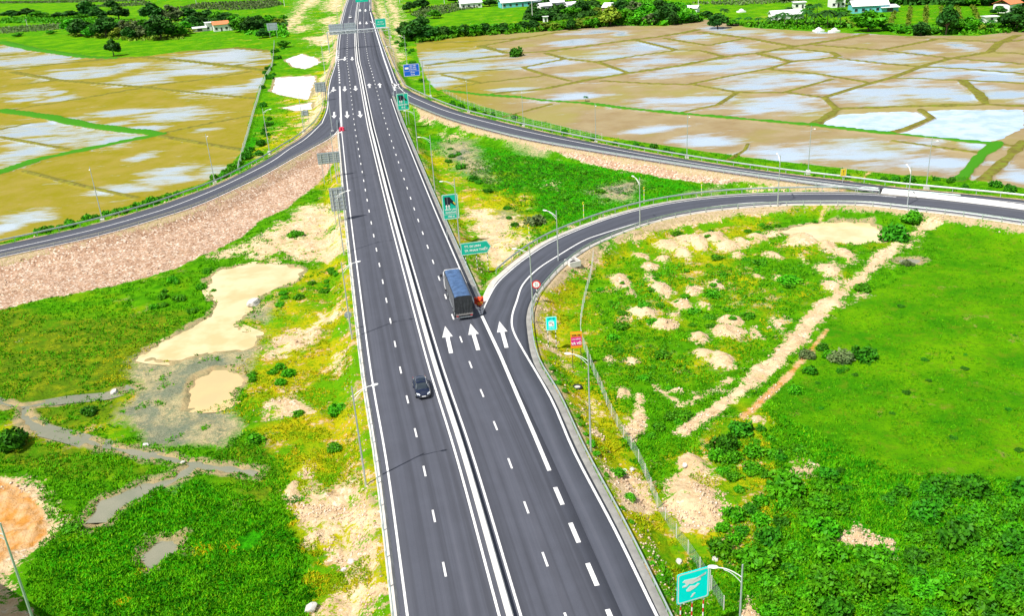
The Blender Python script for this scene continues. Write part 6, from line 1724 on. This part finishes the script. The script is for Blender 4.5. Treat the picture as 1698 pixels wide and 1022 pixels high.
# thin poles standing in the fields
for i, (a_, b_, lb) in enumerate([((46, 45), 10, 'pale power pole at the far left orchard'), ((883, 32), 26, 'white power pole beside the houses at top middle'), ((834, 14), 14, 'turquoise mast before the long turquoise house'), ((326, 8), 10, 'power pole in the orchard behind the farmhouse'), ((737, 6), 12, 'power pole in the orchard at the top middle'), ((472, 10), 12, 'power pole beside the sandy track at the top'), ((1158, 10), 12, 'power pole in the rice field right of the grove'), ((663, 4), 10, 'power pole right of the white approach path')]):
    c, m_ = sizeat(*a_); t = empty('power_pole', (c[0], c[1], -2), 0, lb, 'pole', 'power poles in the far fields'); h_ = b_ * m_ * 1.1
    MB().tube([(0, 0, -.2), (0, 0, h_)], [.22, .14], 8).build('pole', MAT['concrete'], t, True); MB().box((0, 0, h_ - .4), (1.6, .15, .15)).build('crossarm', MAT['galv'], t)

# ------------------------------------------------------------ boulders, tyre, culvert, broken pit, excavation shadow caster
def rock_mesh(seed, flat=.7):
    rg = np.random.default_rng(seed); bm_ = bmesh.new(); bmesh.ops.create_icosphere(bm_, subdivisions=3, radius=1)
    pl = [(rg.normal(size=3), .62 + .3 * rg.random()) for _ in range(12)]
    for v in bm_.verts:
        for n_, d_ in pl:
            n1 = Vector(n_).normalized(); k = v.co.dot(n1) - d_
            if k > 0: v.co -= n1 * k * .9
        v.co.z *= flat; v.co += Vector(rg.normal(size=3) * .012)
    me = bpy.data.meshes.new('boulder'); bm_.to_mesh(me); bm_.free(); me.materials.append(MAT['rock']); return me


MAT['rock'] = simple('pale_boulder_stone', (0.66, 0.63, 0.58), .85, var=.35, scale=2.2, bump=.4)
RK = [rock_mesh(s_) for s_ in (1, 2, 3)]
for q, r, lb in [((422, 505), 1.35, 'large pale grey boulder at the right shore of the cream pond'), ((190, 650), .8, 'dark topped grey boulder beside the thin stream'), ((1136, 778), .5, 'white boulder at the top of the pale heap'), ((1048, 780), .45, 'small white boulder by the wire fence, right of a pair'), ((1036, 782), .4, 'small white boulder by the wire fence, left of a pair'),
                 ((583, 938), .55, 'white slab on the bare verge near the bottom'), ((570, 946), .4, 'small white stone left of the white slab'), ((1126, 932), .5, 'white stone left of the wire fence near the bottom'), ((1186, 928), .45, 'white stone at the edge of the lower thicket'), 
                 ((242, 738), .6, 'pale boulder at the bank of the lower stream'), ((516, 1015), .9, 'white broken block at the bottom edge left of the highway'), ((982, 756), .5, 'pale footing stone at the lamp post of the verge'), ((303, 768), .4, 'white stone on the stream bank')]:
    r *= .75 if r < 1.3 else .9
    c = at(*q, Z); z = hat(c[0], c[1]); o = bpy.data.objects.new('boulder', random.choice(RK)); COL.objects.link(o); o.location = (c[0], c[1], z + r * .15); o.rotation_euler = (0, 0, random.random() * 6); o.scale = (r * 1.1, r * .9, r * .9)
    tag(o, lb, 'boulder')
c = at(957, 636, -1.2); z = hat(c[0], c[1])
t = empty('tyre', (c[0], c[1], z + .12), 0, 'old black tyre filled with pale sand lying on the verge grass', 'tyre')
mb = MB(); ring = [(.52 + .15 * math.cos(a), .14 * math.sin(a)) for a in np.linspace(0, 2 * PI, 11)[:-1]]; n = 28
mb.add([(r_ * math.cos(2 * PI * k / n), r_ * math.sin(2 * PI * k / n), z_) for k in range(n) for r_, z_ in ring], [(k * 10 + j, k * 10 + (j + 1) % 10, ((k + 1) % n) * 10 + (j + 1) % 10, ((k + 1) % n) * 10 + j) for k in range(n) for j in range(10)])
mb.build('casing', MAT['black'], t, True); MB().tube([(0, 0, -.1), (0, 0, .02)], .46, 20).build('sand_fill', MAT['rock'], t)
c = at(1527, 357, -1.0)
t = empty('culvert', (c[0], c[1], -2.3), R(-25), 'concrete box culvert with a dark mouth under the ramp beside the bushes', 'culvert')
mb = MB(); mb.box((-1.15, 0, .9), (.3, 2.4, 1.8)); mb.box((1.15, 0, .9), (.3, 2.4, 1.8)); mb.box((0, 0.1, 1.9), (2.9, 2.2, .28)); mb.build('frame', MAT['concrete'], t); MB().box((0, .6, .9), (2.0, .9, 1.7)).build('mouth', MAT['black'], t)  # mouth is a solid black block, painted shade of the inside
for s_ in (-1, 1): MB().box((s_ * 1.8, -1.6, .5), (.22, 2.6, 1.2), s_ * -.5).build('wing_wall', MAT['concrete'], t)
c = at(950, 447, -1.2); z = hat(c[0], c[1])
t = empty('concrete_pit', (c[0], c[1], z - .1), .4, 'broken concrete inspection pit on the pale heap inside the exit bend', 'pit')
mb = MB()
for x_, y_, a_, b__ in ((-.9, 0, .2, 2.0), (.9, 0, .2, 2.0), (0, .9, 1.6, .2), (0, -.9, 1.6, .2)): mb.box((x_, y_, .25), (a_, b__, .9))
mb.build('rim', MAT['concrete'], t); MB().box((0, 0, .1), (1.6, 1.6, .3)).build('hole_shade', MAT['black'], t); MB().box((-.4, .4, .70), (.7, .9, .08), rot=Matrix.Rotation(R(9), 3, 'X') @ Matrix.Rotation(.4, 3, 'Z')).build('cover', MAT['concrete'], t)  # black block in the rim, shade of the pit put into its colour

# the flyover whose shadow falls into the lower left corner, with its own lamp post
e0 = at(-60, 938, Z); e1 = at(78, 1024, Z)
sh = np.array([-SDX, -SDY]) / hl; off_ = sh * (8.0 - Z) / math.tan(SUN_EL)
a0 = e0 - off_; a1 = e1 - off_; dv = (a1 - a0) / np.linalg.norm(a1 - a0); A0 = a0 - dv * 26; A1 = a1 + dv * 5
nv = np.array([dv[1], -dv[0]]);
if nv @ (np.zeros(2) - a0) > 0 and False: nv = -nv
nv = nv if (a0 + nv)[0] < a0[0] or (a0 + nv)[1] < a0[1] else -nv
mid = (A0 + A1) / 2 + nv * 5.5; ang = math.atan2(dv[1], dv[0]); Lb = np.linalg.norm(A1 - A0)
t = empty('flyover', (mid[0], mid[1], 0), ang, 'concrete flyover just outside the lower left corner that shades the ground', 'bridge')
MB().box((0, 0, 7.4), (Lb, 11, 1.0)).build('deck', MAT['concrete'], t)
for s_ in (-1, 1): MB().box((0, s_ * 5.35, 8.2), (Lb, .28, .7)).build('parapet', MAT['concrete'], t)
for x_ in (-Lb * .3, Lb * .35): MB().tube([(x_, 0, -3), (x_, 0, 6.95)], .7, 16).build('pier', MAT['concrete'], t, True)
b0 = at(83, 1112, -2)
lamp(b0, (-1, -.3), 'thick grey lamp post crossing the lower left corner in front of the excavation', H=12.0, zb=-2.0, thick=1.15)

# ------------------------------------------------------------ wire fences
def fence(L, label, h=1.5, z=None, post=2.6, wires=7, ver=.5, mat='galv', th_=.008):
    P = resample(catmull(ats(L, Z + .3), 5), .6); zz = hat(P[:, 0], P[:, 1]); zz = np.convolve(np.r_[zz[:3], zz, zz[-3:]], np.ones(7) / 7, 'valid')
    t = empty('wire_fence', (P[0][0], P[0][1], zz[0]), 0, label, 'fence'); P0 = np.array([P[0][0], P[0][1], zz[0]])
    Q = np.c_[P, zz] - P0
    mb = MB()
    for k in range(wires):
        hh = .1 + (h - .1) * k / (wires - 1); mb.tube([tuple(q + [0, 0, hh]) for q in Q[::2]], th_, 3, False)
    s_ = np.r_[0, np.cumsum(np.linalg.norm(np.diff(Q, axis=0), axis=1))]
    for u in np.arange(0, s_[-1], ver):
        q = np.array([np.interp(u, s_, Q[:, i]) for i in range(3)]); mb.tube([tuple(q + [0, 0, .1]), tuple(q + [0, 0, h])], th_, 3, False)
    mb.build('mesh', MAT[mat], t)
    us = np.arange(0, s_[-1], post)
    for u in us[:100]:
        q = [np.interp(u, s_, Q[:, i]) for i in range(3)]; o = MB().box((0, 0, h / 2), (.07, .07, h + .2)).build('post', MAT['concrete'], t); o.location = q
    return t


fence([(1200, 1010), (1155, 935), (1130, 898), (1095, 845), (1063, 770), (1030, 715), (1008, 672), (988, 625), (975, 592), (963, 552), (967, 510), (980, 455), (985, 432)], 'wire mesh fence winding from the big cyan sign up past the orange billboard')
fence([(395, 282), (405, 245), (418, 197), (432, 150), (443, 125), (452, 105), (455, 70)], 'wire mesh fence along the right edge of the mustard fields', ver=.8, post=4, th_=.03, wires=5)
fence([(735, 152), (770, 170), (840, 195), (930, 216), (1000, 230)], 'wire fence on posts behind the merging ramp, beside the brown field', ver=1.2, post=4, th_=.02, wires=4)


# ------------------------------------------------------------ loose cover: grass tufts, dry grass, stones (nobody could count them)
def scatter(n, rmin, rmax, amax=34):
    # even in picture density: 1/r uniform
    u = rng.random(n); r = 1 / (1 / rmax + (1 / rmin - 1 / rmax) * u); a = np.radians((rng.random(n) * 2 - 1) * amax)
    return r * np.sin(a), r * np.cos(a)


def tuft_mesh(X, Y, Zt, size, nb=5, hgt=1.0):
    n = len(X); k = n * nb
    a = rng.random(k) * 2 * PI; rad = np.repeat(size, nb)
    bx = np.repeat(X, nb) + rng.normal(size=k) * rad * .35; by = np.repeat(Y, nb) + rng.normal(size=k) * rad * .35; bz = np.repeat(Zt, nb) - .04
    w = rad * .26; h_ = rad * (.55 + .6 * rng.random(k)) * hgt; lx = np.cos(a); ly = np.sin(a)
    tx = rng.normal(size=k) * rad * .45; ty = rng.normal(size=k) * rad * .45
    V = np.empty((k, 3, 3)); V[:, 0] = np.c_[bx - lx * w, by - ly * w, bz]; V[:, 1] = np.c_[bx + lx * w, by + ly * w, bz]; V[:, 2] = np.c_[bx + tx, by + ty, bz + h_]
    return V.reshape(-1, 3), np.arange(3 * k).reshape(k, 3)


def tuft_mat(name, a, b_, c_):
    m, nt, b = mat_new(name); p = N(nt, 'ShaderNodeNewGeometry').outputs['Position']
    f = noise(nt, p, .5, 4, .6); f2 = noise(nt, p, 3.5, 2)
    c = mixc(nt, mrange(nt, f, .38, .62), a, b_); c = mixc(nt, mrange(nt, f2, .55, .7), c, c_)
    nt.links.new(c, b.inputs['Base Color']); b.inputs['Roughness'].default_value = .6; b.inputs['Specular IOR Level'].default_value = .04; return m


X, Y = scatter(330000, 46, 330)
c_ = cover(X, Y); rs = roads_sd(X, Y)
zt = relief(X, Y, c_, rs)
nz = fbm(X, Y, 3.0, 3, 77)
free = (rs > 2.0) & (c_['water'] > .25) & (c_['mud'] < .45)
bare = (c_['dirt'] + (fbm(X, Y, 3.0, 3, 98) - .5) * .9 > .5) | (c_['pink'] > .4) | (c_['orange'] > .4)
g_ = free & ~bare & ((c_['marsh'] < .45) | (fbm(X, Y, 2.5, 3, 66) > .58))
isdry = (c_['dry'] - .6 * c_['meadow'] + (fbm(X, Y, 9.0, 3, 88) - .5) * 1.6) > .55
green = g_ & ~isdry & ((nz > .36) | (c_['lush'] > .4)) & ((c_['rice'] < .5) | (rng.random(len(X)) < .85))
size = (.13 + .19 * rng.random(len(X))) * (1 + np.hypot(X, Y) / 400) * np.where(c_['rice'] > .5, .7, 1) * np.where(c_['lush'] > .5, 1.15, 1)
V, F_ = tuft_mesh(X[green], Y[green], zt[green], size[green], 4, .9)
o = mesh_np('grass', V, F_, tuft_mat('grass_blades', (0.026, 0.185, 0.002), (0.095, 0.38, 0.003), (0.22, 0.44, 0.004))); tag(o, 'short rough green grass covering the open ground around the roads', 'grass', None, 'stuff')
dr = g_ & isdry & (nz > .46)
V, F_ = tuft_mesh(X[dr], Y[dr], zt[dr], size[dr] * .9, 4, .8)
o = mesh_np('dry_grass', V, F_, tuft_mat('yellowing_grass_blades', (0.14, 0.32, 0.003), (0.46, 0.43, 0.006), (0.55, 0.32, 0.01))); tag(o, 'yellowing grass and weeds on the dry verges and heaps', 'grass', None, 'stuff')
st = free & bare & (fbm(X, Y, 4.0, 3, 99) > .5) & (rng.random(len(X)) < .6) & ((c_['pink'] < .4) | (rng.random(len(X)) < .35)) & ~((X < -33) & (Y < 84))
st |= (rs > 1.2) & (rs < 3.2) & (rng.random(len(X)) < .15)
st &= (c_['water'] > .3)
Xs, Ys, Zs = X[st], Y[st], zt[st]; n = len(Xs)
oct_ = np.array([[1, 0, 0], [-1, 0, 0], [0, 1, 0], [0, -1, 0], [0, 0, .8], [0, 0, -.8]]); of = np.array([[0, 2, 4], [2, 1, 4], [1, 3, 4], [3, 0, 4], [2, 0, 5], [1, 2, 5], [3, 1, 5], [0, 3, 5]])
sz = (.035 + .13 * rng.random(n) ** 4) * (1 + np.hypot(Xs, Ys) / 260)
V = oct_[None] * sz[:, None, None] * (.7 + .6 * rng.random((n, 6, 1))); a = rng.random(n) * 6.28
V = np.stack([V[..., 0] * np.cos(a)[:, None] - V[..., 1] * np.sin(a)[:, None], V[..., 0] * np.sin(a)[:, None] + V[..., 1] * np.cos(a)[:, None], V[..., 2]], -1)
V += np.stack([Xs, Ys, Zs + sz * .2], -1)[:, None]
F_ = (of[None] + 6 * np.arange(n)[:, None, None]).reshape(-1, 3)
o = mesh_np('rubble', V.reshape(-1, 3), F_, tuft_mat('rubble_stones', (0.62, 0.47, 0.33), (0.46, 0.31, 0.20), (0.82, 0.74, 0.64))); tag(o, 'loose pale stones and rubble on the embankments and bare soil', 'rubble', None, 'stuff')

# undergrowth round the far groves: continuous masses of foliage
for poly, lb, r_, hh_, mt in (([(0, 32), (60, 28), (150, 30), (215, 34), (210, 40), (120, 38), (0, 38)], 'continuous scrub below the far tree belt at top left', 1.8, 1.6, 'leaf'), ([(112, 50), (200, 40), (300, 36), (312, 58), (300, 66), (215, 68), (120, 60)], 'continuous undergrowth of the grove left of the farmhouse', 1.6, 1.3, 'leafyel'),
                              ([(300, 34), (470, 36), (475, 46), (310, 44)], 'continuous scrub behind the white farmhouse', 2.6, 2.6, 'leafdark'), ([(392, 46), (470, 44), (476, 62), (400, 56)], 'continuous scrub right of the white farmhouse', 2.4, 2.4, 'leaf'),
                              ([(668, 66), (690, 52), (760, 52), (1000, 38), (1012, 44), (900, 52), (760, 62), (690, 72)], 'continuous hedge undergrowth above the right flooded fields', 2.4, 2.6, 'leaf'), ([(1000, 42), (1010, 10), (1060, 4), (1140, 14), (1160, 36), (1100, 42)], 'continuous undergrowth of the grove at top middle right', 2.8, 4.0, 'leaf'),
                              ([(870, 34), (880, 8), (990, 4), (1000, 24), (930, 34)], 'continuous greenery between the top middle houses', 2.2, 2.4, 'leafdark'), ([(1220, 43), (1300, 34), (1400, 36), (1420, 46), (1300, 48)], 'continuous undergrowth beneath the palm row', 1.8, 1.7, 'leaf'),
                              ([(1455, 44), (1560, 46), (1640, 42), (1698, 40), (1720, 52), (1600, 58), (1500, 58)], 'continuous low greenery at the foot of the orchard', 2.0, 1.8, 'leaf'), ([(1480, -2), (1760, -2), (1760, 8), (1480, 8)], 'continuous wood beyond the orchard at the top right', 3.2, 4.0, 'leafdark')):
    orchard(poly, lb, 3.4, 3.4, r_, .4, mt, 16, hh_)
for poly, lb, mt, r_, h_ in (([(1015, 480), (1130, 435), (1150, 450), (1090, 500), (1020, 530)], 'low leafy ground growth in the left half of the loop', 'leaf', .8, .45), ([(1170, 440), (1330, 440), (1360, 490), (1300, 515), (1190, 520), (1160, 470)], 'low leafy ground growth in the right half of the loop', 'leaf', .8, .45),
                         ([(1000, 560), (1110, 560), (1200, 580), (1150, 640), (1060, 640), (1010, 620)], 'low leafy ground growth between the billboard and the sand strips', 'leaf', .8, .45), ([(745, 245), (900, 265), (1100, 310), (1000, 340), (880, 375), (810, 320)], 'low leafy ground growth in the triangle between the ramps', 'leafmid', .9, .4),
                         ([(1240, 840), (1290, 800), (1370, 812), (1402, 850), (1398, 868), (1360, 888), (1405, 922), (1440, 925), (1480, 950), (1540, 1060), (1280, 1080), (1250, 970), (1190, 930), (1185, 880)], 'continuous leafy growth of the thicket at lower right', 'leaf', .95, .95),
                         ([(1495, 870), (1540, 815), (1698, 800), (1800, 830), (1820, 1080), (1560, 1080), (1500, 985), (1485, 920)], 'continuous leafy growth filling the bottom right corner', 'leafmid', 1.0, 1.0),
                         ([(1180, 740), (1230, 705), (1330, 735), (1425, 800), (1400, 840), (1380, 800), (1300, 770), (1240, 830), (1195, 790)], 'continuous leafy growth right of the pale heap', 'leaf', .8, .6)):
    orchard(poly, lb, 1.7, 1.7, r_, .4, mt, 46, h_, .13)
for o in [q for q in bpy.data.objects if q.get('kind') == 'stuff' and str(q.get('label', '')).startswith('continuous')]:
    o.name = 'undergrowth'; o['category'] = 'undergrowth'
